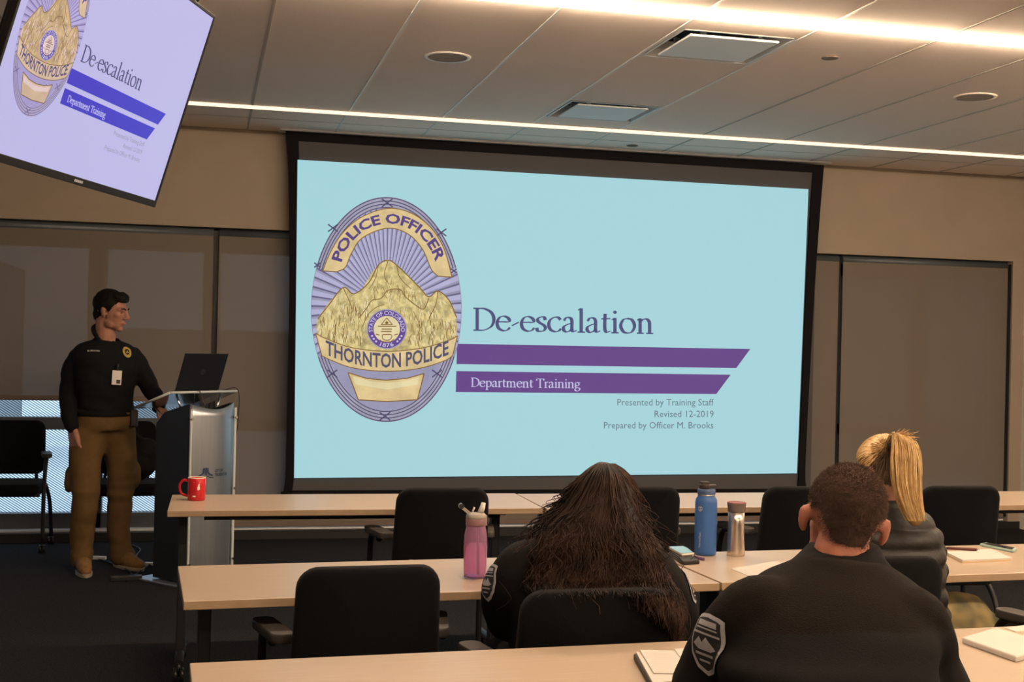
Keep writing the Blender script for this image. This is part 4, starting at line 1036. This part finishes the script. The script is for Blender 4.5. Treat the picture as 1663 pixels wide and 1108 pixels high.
def shield_shapes(k=1.0):
    S = [(x*k, y*k) for x, y in SHIELD]; I = [(x*.84, y*.86) for x, y in S]
    art = ribbon([(-.030*k, .026*k), (.030*k, .026*k)], .003*k)+ribbon([(-.034*k, .016*k), (.034*k, .016*k)], .004*k)
    art += [[(-.028*k, -.008*k), (-.012*k, .008*k), (-.004*k, -.002*k), (.006*k, .010*k), (.028*k, -.010*k), (.016*k, -.016*k), (-.014*k, -.016*k)]]+ribbon([(-.022*k, -.024*k), (.022*k, -.024*k)], .005*k)+ribbon([(-.012*k, -.036*k), (.012*k, -.036*k)], .004*k)
    art += [[(x*.8*k, (y*.5+.036)*k) for x, y in ((-.034, .012), (.034, .012), (.036, -.010), (-.036, -.010))]]
    return [('shoulder_patch', M['patch'], .0035, [S]), ('patch_field', M['patchdark'], .0045, [I]), ('patch_design', M['patch'], .0055, art)]

# ---- standing person at the lectern
OY = 8.28; ob = Vector((-.56, OY, 0))
def O(px, py, dy=0): return at(px, py, OY+dy)-ob
def ring(px, py, hw, ry, yaw, dy=0):
    p = O(px, py, dy); return (p.x, p.y, p.z, hw, ry, yaw)
yw = .25
hr = Euler((math.radians(10), math.radians(-3), math.radians(66)), 'XYZ')
hc = O(180.5, 504, -.02)
b = Blob()
TO = head_into(b, hc, .252, hr, neck=O(171, 550, .01))
b.loft([ring(171, 556, .12, .07, yw), ring(170, 572, .175, .09, yw), ring(170, 600, .165, .10, yw), ring(171, 640, .15, .095, yw), ring(170, 680, .145, .09, yw)])
shR, elR, wrR = O(125, 580, -.02), O(112, 640, .0), O(118, 697, -.08)
shL, elL, wrL = O(220, 580, .06), O(244, 632, .0), O(258, 661, -.14)
b.chain([shR, elR, wrR], [.05, .042, .030]); b.chain([shL, elL, wrL], [.05, .042, .030])
hand_into(b, wrR, O(126, 742, -.10)-wrR, (-.75, -.6, 0), curl=.75, side=-1, s=1.15)
hand_into(b, wrL, Vector((.07, -.05, -.07)), (.5, -.2, .8), curl=.30, side=-1, s=1.05)
anR, anL = O(134, 902, -.01), O(196, 896, .13)
knR, knL = O(139, 806, -.06), O(196, 800, .07)
b.chain([O(146, 690), knR, anR], [.08, .055, .04]); b.chain([O(188, 690, .06), knL, anL], [.08, .055, .04])
me = b.mesh('person', .0058, 3)
person1 = add('person', me, M['skin'], None, ob)
tag(person1, 'standing person in black shirt and khaki trousers looking down at the laptop on the lectern', 'person')
b = Blob()
b.loft([ring(172, 548, .074, .076, yw, .01), ring(172, 553, .090, .084, yw), ring(171, 559, .155, .10, yw), ring(170, 570, .192, .125, yw), ring(170, 590, .195, .145, yw), ring(170, 620, .185, .145, yw), ring(171, 648, .168, .135, yw), ring(172, 664, .170, .135, yw), ring(172, 671, .166, .130, yw)])
b.chain([shR+Vector((.02, 0, 0)), O(117, 606, -.01), elR, O(112, 668, -.05), wrR+Vector((0, 0, .01))], [.070, .066, .058, .053, .044])
b.chain([O(162, 553, -.075), O(153, 541, -.04), O(153, 531, .03), O(166, 528, .08), O(182, 536, .08)], [.014]*5)
b.chain([shL+Vector((-.02, 0, 0)), O(231, 604, .03), elL, O(254, 646, -.11), wrL], [.070, .064, .056, .050, .043])
me = b.mesh('shirt', .0085, 4, disp=cloth(.007, (7, 7, 13)), cut=lambda c: (c-(hc+Vector((-.005, .0, -.150)))).length < .078 and c.z > hc.z-.192)
bv = bvh_of(me)
sh = add('shirt', me, M['shirt'], person1)
def on_shirt(px, py):
    h = bv.ray_cast(Vector((0, 0, CAMH))-ob, Vector(_ray(px, py)).normalized()); return h
h = on_shirt(206, 572)
if h[0] is not None:
    ov = [(.030*math.cos(a*PI/12), .037*math.sin(a*PI/12)) for a in range(24)]
    surf_patch('chest_badge', bv, h[0], h[1], Vector((0, 0, 1)), [('chest_badge', M['gold'], .004, [ov]), ('badge_centre', M['softshell'], .005, [[(x*.55, y*.5) for x, y in ov]]), ('badge_peak', M['gold'], .006, [[(-.012, -.008), (0, .012), (.012, -.008)]])], sh)
h = on_shirt(152, 570)
if h[0] is not None:
    surf_patch('name_tape', bv, h[0], h[1], Vector((0, 0, 1)), [('name_tape', M['softshell'], .003, [[(-.045, -.010), (.045, -.010), (.045, .010), (-.045, .010)]]), ('name_lettering', M['paper'], .004, [[(p[0], -p[1]) for p in f] for f in sans_line('M. BROOKS', -.036, .036, .005, .010, bold=.03)])], sh)
h = on_shirt(189, 613)
if h[0] is not None:
    idc = link('id_card', None, None)
    n_ = h[1].normalized(); up = Vector((.05, 0, 1)).normalized(); rt = up.cross(n_).normalized()
    c = h[0]+n_*.008
    bm = NB(); prism(bm, [c+rt*x+up*y for x, y in ((-.029, -.044), (.029, -.044), (.029, .044), (-.029, .044))], n_*.003)
    bpy.data.objects.remove(idc); idc = obj('id_card', bm, M['cardwhite'], person1)
    bm = NB(); bm.faces.new([bm.verts.new(c+n_*.0036+rt*x+up*y) for x, y in ((-.002, -.036), (.022, -.036), (.022, -.012), (-.002, -.012))]); obj('photo', bm, M['armpad'], idc)
    bm = NB(); tube(bm, [c+up*.044+n_*.002, c+up*.085+n_*.004], .007, 8); obj('clip', bm, M['blackplastic'], idc)
b = Blob()
b.loft([ring(170, 660, .166, .128, yw), ring(170, 674, .174, .132, yw), ring(169, 688, .174, .128, yw), ring(168, 699, .155, .115, yw)])
b.chain([O(148, 684, .0), O(143, 712, -.01), O(138, 752, -.03), knR, O(134, 855, -.03), O(133, 898, -.01), O(133, 908, -.02)], [.116, .112, .099, .086, .076, .070, .073])
b.chain([O(188, 684, .05), O(192, 712, .06), O(197, 752, .07), knL, O(193, 855, .10), O(196, 895, .12), O(200, 903, .12)], [.114, .110, .096, .083, .073, .072, .079])
b.ell(O(112, 780, .0), (.03, .06, .085)); b.ell(O(222, 772, .10), (.03, .06, .085))
def crease(co, n):
    z = co.z; low = max(0, 1-z/.5); kn = math.exp(-((z-.5)/.12)**2)
    return .006*noise.noise(Vector((co.x*8, co.y*8, z*10)))+(.012*low+.008*kn)*noise.noise(Vector((co.x*6+3, co.y*6, z*22)))
me = b.mesh('trousers', .0095, 14, disp=crease); add('trousers', me, M['khaki'], person1)
bm = NB()
q = [ring(170, 663, .174, .139, yw), ring(170, 670, .180, .142, yw), ring(170, 675, .182, .144, yw)]
rr_ = []
for t in q:
    c, s = math.cos(t[5]), math.sin(t[5]); rr_.append([bm.verts.new((t[0]+t[3]*math.cos(a*PI/24)*c-t[4]*math.sin(a*PI/24)*s, t[1]+t[3]*math.cos(a*PI/24)*s+t[4]*math.sin(a*PI/24)*c, t[2])) for a in range(48)])
for i in (0, 1):
    for k in range(48): bm.faces.new((rr_[i][k], rr_[i][(k+1) % 48], rr_[i+1][(k+1) % 48], rr_[i+1][k]))
be = obj('belt', bm, M['shirt'], person1, smooth=True); be.modifiers.new('s', 'SOLIDIFY').thickness = .006
c = O(218, 678, -.02); bm = NB(); box(bm, (c.x-.022, c.y-.05, c.z-.06), (c.x+.022, c.y+.03, c.z+.05)); obj('belt_pouch', bm, M['leather'], be, bev=.01)
for an, toe, heel in ((anR, atz(143, 936, .03)-ob, None), (anL, atz(232, 921, .03)-ob, None)):
    b = Blob(); d = Vector((toe.x-an.x, toe.y-an.y, 0)); d.normalize(); a0 = Vector((an.x, an.y, 0)); L_ = .19
    b.chain([an+Vector((0, 0, .03)), a0+Vector((0, 0, .07)), a0-d*.02+Vector((0, 0, .045))], [.056, .056, .045])
    b.chain([a0+Vector((0, 0, .065)), a0+d*.08+Vector((0, 0, .055)), a0+d*.15+Vector((0, 0, .042)), a0+d*.20+Vector((0, 0, .036))], [.050, .048, .042, .034])
    me = b.mesh('boot', .007, 3, cut=None)
    for v in me.vertices: v.co.z = max(v.co.z, .014)
    bo = add('boot', me, M['boot'], person1)
    lat = Vector((-d.y, d.x, 0)); bm = NB(); out = []
    for a in range(24):
        t = a*PI/12; l = math.cos(t); w = math.sin(t); out.append(a0+d*(.085+.155*l)+lat*(.050*w*(1-.15*(l < 0)*abs(l))))
    prism(bm, out, (0, 0, .022)); obj('sole', bm, M['sole'], bo, bev=.004)
    bm = NB()
    for k in range(5): p = a0+d*(.03+.025*k)+Vector((0, 0, .108-.010*k)); tube(bm, [p-lat*.022, p+lat*.022], .0025, 6)
    obj('laces', bm, M['khaki'], bo)
# hair, brows, eyes, watch
invR = hr.to_matrix().inverted()
def loc_of(c): return invR @ (c-hc) / .252
def hairline(l):
    xs_ = [-.6, -.36, -.26, -.17, -.10, -.02, .05, .14, .22, .6]; ys_ = [.27, .27, .25, .13, -.02, .06, .06, -.18, -.30, -.32]
    return float(np.interp(l.y, xs_, ys_))
b = Blob(); Rm = hr.to_matrix().to_4x4()
def Eh(b, p, r, c=hc, R=hr, h=.252): b.ell(Vector(c)+R.to_matrix() @ (Vector(p)*h), (r[0]*h, r[1]*h, r[2]*h), R)
Eh(b, (0, .065, .155), (.350, .425, .372)); Eh(b, (0, .20, -.12), (.235, .24, .27)); Eh(b, (0, -.20, .33), (.26, .20, .17)); Eh(b, (0, -.04, .05), (.325, .30, .30))
me = b.mesh('hair', .006, 3, disp=lambda co, n: .004*noise.noise(co*45), cut=lambda c: loc_of(c).z < hairline(loc_of(c)))
hr_o = add('hair', me, M['hairblack'], person1); hr_o.modifiers.new('s', 'SOLIDIFY').thickness = .006
for s in (-1, 1):
    bm = NB(); bmesh.ops.create_uvsphere(bm, u_segments=14, v_segments=10, radius=.0098, matrix=Matrix.Translation(TO((s*.115, -.325, .010)))); obj('eye', bm, M['eye'], person1, smooth=True)
    bm = NB(); tube(bm, [TO((s*.05, -.412, .085)), TO((s*.11, -.402, .11)), TO((s*.19, -.345, .095))], [.004, .005, .003], 8); obj('eyebrow', bm, M['hairblack'], person1)
bm = NB(); tube(bm, [TO(q) for q in ((-.085, -.372, -.26), (-.04, -.412, -.258), (0, -.425, -.262), (.04, -.412, -.258), (.085, -.372, -.26))], [.002, .004, .0045, .004, .002], 8); obj('lips', bm, M['lip'], person1)
d = (O(126, 742, -.10)-wrR).normalized(); bm = NB(); tube(bm, [wrR-d*.012, wrR+d*.008], .036, 20); obj('watch', bm, M['chrome'], person1)

# ---- seated people
def seated(label, base, headc, hh, hrot, skinm, torso, shl, elb, hands, hip, kn, fx, skin_top=None, vox=.0075, ear=1.0, neck=None):
    b = Blob(); bs = Vector(base)
    T = head_into(b, Vector(headc)-bs, hh, hrot, neck=Vector(neck)-bs, ear=ear)
    b.loft([(r[0]-bs.x, r[1]-bs.y, r[2], r[3]*.78, r[4]*.72, r[5]) for r in torso[2:]])
    for s, e, hnd, sd in zip(shl, elb, hands, (1, -1)):
        s, e, hnd = Vector(s)-bs, Vector(e)-bs, Vector(hnd)-bs
        b.chain([s, e, hnd], [.048, .040, .029]); hand_into(b, hnd, (hnd-e)+Vector((0, 0, -.02)), (0, 0, 1), .45, side=-sd)
    for sx in (-1, 1):
        h0 = Vector(hip)+Vector((sx*.09, 0, 0))-bs; k = Vector(kn)+Vector((sx*.11, 0, 0))-bs; f = Vector((k.x, k.y-.04, .08))
        b.chain([h0, k, f], [.075, .055, .04]); b.chain([f, f+Vector((0, .14, -.045))], [.04, .032])
    me = b.mesh('person', vox, 3)
    o = add('person', me, skinm, None, bs); tag(o, label, 'person')
    # dark trousers and shoes
    b = Blob()
    hp = Vector(hip)-bs; b.ell(hp, (.19, .15, .12))
    for sx in (-1, 1):
        h0 = hp+Vector((sx*.09, .02, 0)); k = Vector(kn)+Vector((sx*.11, 0, 0))-bs; f = Vector((k.x, k.y-.04, .10))
        b.chain([h0, k, f], [.10, .078, .062])
    me = b.mesh('trousers', .014, 3); add('trousers', me, M['softshell'], o)
    for sx in (-1, 1):
        k = Vector(kn)+Vector((sx*.11, 0, 0))-bs
        b = Blob(); b.chain([(k.x, k.y-.06, .05), (k.x, k.y+.06, .045), (k.x, k.y+.15, .036)], [.05, .046, .035]); me = b.mesh('shoe', .011, 3)
        for v in me.vertices: v.co.z = max(v.co.z, .0)
        add('shoe', me, M['leather'], o)
    return o, T
def jacket(parent, base, torso, arms, mats, vox=.010, disp=None, split=None, name='jacket'):
    b = Blob(); bs = Vector(base)
    b.loft([(r[0]-bs.x, r[1]-bs.y, r[2], r[3], r[4], r[5]) for r in torso])
    for pts, rad in arms: b.chain([Vector(p)-bs for p in pts], rad)
    me = b.mesh(name, vox, 5, disp=disp)
    bv_ = BVHTree.FromPolygons([v.co+bs for v in me.vertices], [tuple(p.vertices) for p in me.polygons])
    o = add(name, me, mats, parent)
    if split:
        for p in me.polygons:
            if split(p.center+bs): p.material_index = 1
    return o, bv_
def pr_(px, py, hw, ry, y, yaw=0):
    v = at(px, py, y); return (v.x, v.y, v.z, hw, ry, yaw)

# nearest: short haired person in black fleece
MB = Vector((1.19, 2.12, 0)); ya = -.28
mt_ = [pr_(1366, 905, .070, .070, 2.165, ya), pr_(1366, 920, .098, .080, 2.16, ya), pr_(1362, 940, .140, .095, 2.15, ya), pr_(1356, 962, .172, .115, 2.14, ya), pr_(1352, 995, .190, .130, 2.12, ya), pr_(1346, 1045, .198, .140, 2.10, ya), pr_(1340, 1100, .198, .140, 2.07, ya),
       (1.15, 2.02, .72, .195, .135, ya), (1.13, 1.98, .56, .19, .14, ya), (1.12, 1.97, .46, .18, .14, ya)]
mhr = Euler((math.radians(11), math.radians(-8), PI-.36), 'XYZ')
mhc = at(1371, 845, 2.21)
slM, srM = at(1226, 1002, 2.14), at(1477, 1014, 2.07)
elM, erM = at(1160, 1122, 2.24), at(1500, 1140, 2.12)
hlM, hrM = Vector((1.19, 2.50, .775)), Vector((1.33, 2.50, .775))
man, TM = seated('short haired person in black fleece jacket with shoulder patch seated nearest, back turned', MB, mhc, .213, mhr, M['skin2'], mt_, (slM, srM), (elM, erM), (hlM, hrM),
                 (1.12, 1.98, .53), (1.25, 2.42, .50), 0, ear=1.08, vox=.006, neck=at(1366, 905, 2.17))
z0 = at(1400, 1030, 2.0).z
def jd(co, n): return .008*noise.noise(Vector((co.x*5, co.y*5, co.z*9)))+.004*noise.noise(Vector((co.x*11+4, co.y*9, co.z*20)))
jk, bvM = jacket(man, MB, mt_, [([slM+Vector((.05, 0, .0)), slM, (slM+elM)/2+Vector((-.015, .0, 0)), elM, hlM-Vector((0, .05, 0))], [.065, .074, .078, .072, .05]),
                                ([srM+Vector((-.05, 0, .0)), srM, (srM+erM)/2+Vector((.0, 0, 0)), erM, hrM-Vector((0, .05, 0))], [.065, .074, .078, .072, .05])], [M['fleece'], M['softshell']], vox=.009, disp=jd,
                split=lambda p: p.z < z0-.004-.16*abs((p.x-1.19))**2+.012*math.sin(p.x*7))
b = Blob()
cc_ = [(at(1372, 884, 2.20), .064, .066), (at(1369, 896, 2.185), .072, .073), (at(1366, 911, 2.175), .086, .080), (at(1364, 928, 2.165), .105, .088)]
b.loft([(c.x-MB.x, c.y-MB.y, c.z, a, d_, ya) for c, a, d_ in cc_])
me = b.mesh('collar', .006, 3, disp=lambda co, n: .0025*noise.noise(co*30))
add('collar', me, M['softshell'], jk)
h = bvM.ray_cast(Vector((.2, slM.y+.005, slM.z-.045)), Vector((1, 0, 0)))
if h[0] is not None:
    n_ = Vector((-.95, .06, .30)).normalized()
    surf_patch('shoulder_patch', bvM, h[0], n_, Vector((.40, .05, 1)), shield_shapes(.90), jk, off=MB)
b = Blob(); mh_ = .213
mh0 = mhc-MB
def Em(p, r): b.ell(mh0+mhr.to_matrix() @ (Vector(p)*mh_), (r[0]*mh_, r[1]*mh_, r[2]*mh_), mhr)
Em((0, .062, .132), (.335, .410, .374)); Em((0, .205, -.15), (.222, .212, .255)); Em((0, .10, -.02), (.325, .34, .32))
im = mhr.to_matrix().inverted()
def mloc(c): return im @ (c-mh0) / mh_
def mline(l): return float(np.interp(l.y, [-.6, -.33, -.2, -.10, -.03, .06, .11, .16, .24, .6], [.33, .30, .18, .02, .03, .10, .06, -.16, -.30, -.34]))+(max(0, abs(l.x)-.13)*1.9 if l.y > .08 and l.z < .05 else 0)
me = b.mesh('hair', .005, 3, cut=lambda c: mloc(c).z < mline(mloc(c))-.05)
me_s = me.copy()
bm = bmesh.new(); bm.from_mesh(me); bmesh.ops.delete(bm, geom=[f for f in bm.faces if mloc(f.calc_center_median()).z < mline(mloc(f.calc_center_median()))+.07+.02*noise.noise(f.calc_center_median()*60)], context='FACES'); bm.to_mesh(me); bm.free()
mhair = add('hair', me, M['buzz'], man)
R_ = random.Random(5); st = []
polys = [p for p in me_s.polygons]
for k in range(13000):
    p = polys[R_.randrange(len(polys))]; l = mloc(p.center); e = l.z-mline(l)
    if R_.random() > min(1, max(.05, (e+.05)/.14)): continue
    L_ = (.002+.004*min(1, max(0, e*1.6)))*R_.uniform(.7, 1.2)
    q = p.center+Vector((R_.uniform(-.003, .003), R_.uniform(-.003, .003), R_.uniform(-.003, .003)))
    d = (p.normal+Vector((R_.uniform(-.4, .4), R_.uniform(-.4, .4), -.55+R_.uniform(-.3, .3)))).normalized()
    st.append([q-p.normal*.001, q+d*L_*.5, q+d*L_+Vector((0, 0, -.15*L_))])
hair_strands('hair_stubble', st, .00045, M['buzz'], mhair)

# second row: long haired person
WB = Vector((1.02, 3.32, 0)); yb = -.12
def rg(px, py, hw, ry, y): return pr_(px, py, hw, ry, y, yb)
wt_ = [rg(968, 862, .07, .075, 3.40), rg(962, 872, .13, .09, 3.39), rg(956, 892, .160, .115, 3.37), rg(952, 918, .195, .135, 3.35), rg(950, 955, .212, .148, 3.34), rg(950, 1000, .212, .150, 3.32), rg(950, 1060, .205, .15, 3.31),
       (1.01, 3.30, .60, .21, .15, yb), (1.0, 3.29, .47, .20, .15, yb)]
whr = Euler((math.radians(30), math.radians(-6), PI-.15), 'XYZ'); whc = at(986, 818, 3.47)
slW, srW = at(856, 925, 3.36), at(1054, 935, 3.30)
elW, erW = at(832, 1000, 3.46), at(1082, 1010, 3.40)
hlW, hrW = Vector((.97, 3.78, .772)), Vector((1.13, 3.78, .772))
wom, TW_ = seated('person with long dark wavy hair and black jacket seated at the second row', WB, whc, .222, whr, M['skin'], wt_, (slW, srW), (elW, erW), (hlW, hrW), (1.0, 3.30, .53), (1.02, 3.75, .50), 0, neck=at(968, 868, 3.41))
jw, bvW = jacket(wom, WB, wt_, [([slW+Vector((.06, 0, 0)), slW, at(833, 955, 3.38), elW, hlW-Vector((0, .06, 0))], [.07, .082, .083, .075, .05]),
                                ([srW+Vector((-.06, 0, 0)), srW, at(1074, 968, 3.32), erW, hrW-Vector((0, .06, 0))], [.07, .082, .083, .075, .05])], [M['softshell']], disp=jd)
for px, py, n0 in ((822, 925, Vector((-.93, .0, .32))), (1096, 938, Vector((.93, -.36, .32)))):
    s_ = slW if n0.x < 0 else srW
    h = bvW.ray_cast(Vector((s_.x+(1 if n0.x > 0 else -1), s_.y, s_.z-.03)), Vector((-1 if n0.x > 0 else 1, 0, 0)))
    if h[0] is not None: surf_patch('shoulder_patch', bvW, h[0], n0.normalized(), Vector((0, .2, 1)), shield_shapes(.85), jw, off=WB)
rows = [(750, 984, 5, .01), (756, 983, 20, .06), (765, 983, 31, .10), (776, 983, 40, .13), (790, 981, 48, .15), (811, 979, 57, .165), (832, 975, 68, .175), (853, 968, 81, .185), (881, 970, 98, .20), (909, 974, 109, .21), (930, 974, 116, .22), (950, 976, 119, .27), (965, 982, 120, .39), (1000, 988, 122, .42), (1045, 992, 118, .42)]
PYS = [r[0] for r in rows]
def env(py):
    cx, hw, dp = (float(np.interp(py, PYS, [r[i] for r in rows])) for i in (1, 2, 3)); yc = float(np.interp(py, [752, 800, 870, 1040], [3.46, 3.45, 3.40, 3.36]))
    return cx, hw, dp, yc
b = Blob()
b.loft([(lambda e, v: (v.x-WB.x, v.y-WB.y, v.z, e[1]*.88/590, e[2]*.90, yb))(env(py), at(env(py)[0], py, env(py)[3])) for py in (754, 763, 776, 790, 811, 832, 860, 890, 920, 945)])
whair = add('hair', b.mesh('hair', .009, 4, disp=lambda co, n: .009*noise.noise(Vector((co.x*38, co.y*38, co.z*7)))), M['brownhair2'], wom)
R_ = random.Random(11); st = []
def wstrand(th, s, end, amp, ph, fr, out=0.0):
    P = []; n = 20
    for i in range(n+1):
        t = i/n; py = 754+(end-754)*t**.95
        cx, hw, dp, yc = env(py); th2 = th*(.75+.25*min(1, t*2.5))
        w = amp*min(1, (t*1.3)**2)
        x = cx+(hw*math.sin(th2)*s)+w*590*math.sin(fr*t*2*PI+ph)+out*590*t*t
        ex = float(np.interp(py, [840, 900], [1, .3])); v = at(x, py, yc-dp*math.copysign(abs(math.cos(th2))**ex, math.cos(th2))*s); v.y += w*math.cos(fr*t*2*PI+ph*1.3); P.append(v-WB)
    return P
for k in range(3800):
    th = R_.uniform(-1.6, 1.6); u = math.sin(th)
    e0 = 952+(u > .35)*(u-.30)*115
    end = e0+R_.gauss(0, 9)-(30 if R_.random() < .2 else 0)*R_.random()
    st.append(wstrand(th, R_.uniform(.86, .99), end, R_.uniform(.003, .010), R_.uniform(0, 6.3), R_.uniform(2, 4.5), R_.gauss(0, .008)))
for k in range(55):
    st.append(wstrand(-1.45+R_.uniform(-.2, .2), 1.06, R_.uniform(815, 900), .012, R_.uniform(0, 6), 3, -R_.uniform(.005, .05)))
for k in range(60): st.append(wstrand(R_.uniform(-1.7, 1.7), 1.09, R_.uniform(850, 1000), .016, R_.uniform(0, 6), 4, R_.gauss(0, .03)))
hair_strands('hair_locks', st, .0021, M['brownhair'], whair)

# second row: blonde person
BB = Vector((2.10, 3.62, 0)); yc_ = -.10
def rb(px, py, hw, ry, y): return pr_(px, py, hw, ry, y, yc_)
bt_ = [rb(1436, 812, .060, .065, 3.65), rb(1438, 822, .095, .080, 3.645), rb(1441, 838, .130, .100, 3.64), rb(1443, 858, .155, .125, 3.63), rb(1444, 895, .168, .140, 3.62), rb(1444, 950, .170, .145, 3.61), rb(1444, 1010, .185, .145, 3.60),
       (2.10, 3.60, .60, .19, .145, yc_), (2.10, 3.60, .47, .19, .145, yc_)]
bhr = Euler((math.radians(16), 0, PI+.40), 'XYZ'); bhc = at(1434, 764, 3.68)
slB, srB = at(1380, 864, 3.68), at(1489, 874, 3.60)
elB, erB = at(1376, 930, 3.76), at(1492, 935, 3.66)
hlB, hrB = Vector((2.09, 3.96, .772)), Vector((2.21, 3.96, .772))
blo, TB = seated('person with blonde ponytail and black puffy jacket seated at the second row', BB, bhc, .216, bhr, M['skin'], bt_, (slB, srB), (elB, erB), (hlB, hrB), (2.10, 3.61, .53), (2.12, 4.05, .50), 0, neck=at(1436, 815, 3.66))
def quilt(co, n):
    z = co.z+.02*noise.noise(Vector((co.x*6, co.y*6, 0))); return .011*abs(math.sin(z*PI/.062))-.006+.006*noise.noise(Vector((co.x*16, co.y*16, co.z*22)))
jb, bvB = jacket(blo, BB, bt_, [([slB+Vector((.06, 0, 0)), slB, (slB+elB)/2, elB, hlB-Vector((0, .06, 0))], [.07, .078, .08, .072, .05]),
                                ([srB+Vector((-.06, 0, 0)), srB, (srB+erB)/2+Vector((.01, 0, 0)), erB, hrB-Vector((0, .06, 0))], [.066, .074, .078, .072, .05])], [M['puffer']], disp=quilt, vox=.008)
b = Blob(); bh0 = bhc-BB; bh_ = .216
def Eb(p, r): b.ell(bh0+bhr.to_matrix() @ (Vector(p)*bh_), (r[0]*bh_, r[1]*bh_, r[2]*bh_), bhr)
Eb((0, .062, .135), (.352, .428, .385)); Eb((0, .20, -.13), (.235, .235, .28)); Eb((0, .10, -.02), (.335, .35, .32))
ib = bhr.to_matrix().inverted()
def bloc(c): return ib @ (c-bh0) / bh_
def bline(l): return float(np.interp(l.y, [-.6, -.33, -.2, -.10, -.03, .06, .14, .24, .6], [.36, .32, .20, .03, .03, .05, -.22, -.36, -.38]))
tie = at(1443, 722, 3.585)-BB; tl_ = bloc(tie)
me = b.mesh('hair', .006, 3, disp=lambda co, n: .003*noise.noise(co*40), cut=lambda c: bloc(c).z < bline(bloc(c)))
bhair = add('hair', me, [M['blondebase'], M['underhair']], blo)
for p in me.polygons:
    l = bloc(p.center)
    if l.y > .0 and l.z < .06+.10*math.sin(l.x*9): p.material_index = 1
R_ = random.Random(21); st = []; su = []
for k in range(900):
    p = me.polygons[R_.randrange(len(me.polygons))]; c = p.center+p.normal*.002; l = bloc(c)
    e = tie+Vector((R_.gauss(0, .006), R_.gauss(0, .004), R_.gauss(0, .006))); P = []
    for i in range(9):
        t = i/8*R_.uniform(.96, 1.0); q = c.lerp(e, t); ql = bloc(q)
        # keep the combed strand on the scalp
        dv = Vector((ql.x/.36, (ql.y-.062)/.437, (ql.z-.135)/.394)); m_ = dv.length
        if m_ < 1.01 and ql.z > -.1: q = bh0+bhr.to_matrix() @ (Vector((dv.x/m_*.36*1.01, .062+dv.y/m_*.437*1.01, .135+dv.z/m_*.394*1.01))*bh_)
        P.append(q)
    (su if (l.y > .0 and l.z < .04+.12*math.sin(l.x*9)) else st).append(P)
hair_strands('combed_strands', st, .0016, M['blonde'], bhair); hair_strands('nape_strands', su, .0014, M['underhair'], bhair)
bm = NB(); tube(bm, [tie+Vector((-.004, -.012, -.006)), tie+Vector((.012, -.022, .008))], .009, 14); obj('hair_tie', bm, M['blackplastic'], bhair)
path = [(1444, 722, 5, 3.585), (1452, 713, 7, 3.565), (1461, 712, 11, 3.545), (1468, 726, 19, 3.525), (1471, 752, 24, 3.505), (1472, 785, 23.5, 3.485), (1477, 815, 20, 3.465), (1487, 845, 15, 3.445)]
b = Blob(); b.chain([at(px, py, y+.008)-BB for px, py, w, y in path], [max(.008, w*.72/515) for px, py, w, y in path], 5)
pony = add('ponytail', b.mesh('ponytail', .006, 3, disp=lambda co, n: .004*noise.noise(Vector((co.x*70, co.y*70, co.z*6)))), M['blondebase'], bhair)
st = []
for k in range(950):
    a = R_.uniform(0, 2*PI); s = R_.uniform(.75, 1.04); ph = R_.uniform(0, 6); cut_ = R_.uniform(.93, 1.04) if R_.random() < .8 else R_.uniform(.6, .95)
    P = []
    Q = catmull(path, 4); n = int(len(Q)*min(1, cut_))
    for i in range(max(6, n)):
        px, py, w, y = Q[i]; t = i/len(Q)
        P.append(at(px+math.cos(a)*w*s+1.2*math.sin(t*7+ph), py+(math.cos(a)*4 if t < .4 else 0)+(cut_-1)*60*t, y+math.sin(a)*w*s/515*.75)-BB)
    st.append(P)
for k in range(70):
    x0, y0 = R_.uniform(1447, 1462), R_.uniform(708, 716); dx, dy = R_.uniform(8, 34), R_.uniform(-22, -2)
    st.append([at(x0+dx*t, y0+dy*t+6*t*t, 3.56-.02*t)-BB for t in (0, .3, .6, 1)])
hair_strands('ponytail_strands', st[::2], .0014, M['blonde'], pony); hair_strands('ponytail_dark_strands', st[1::3], .0014, M['blondebase'], pony)
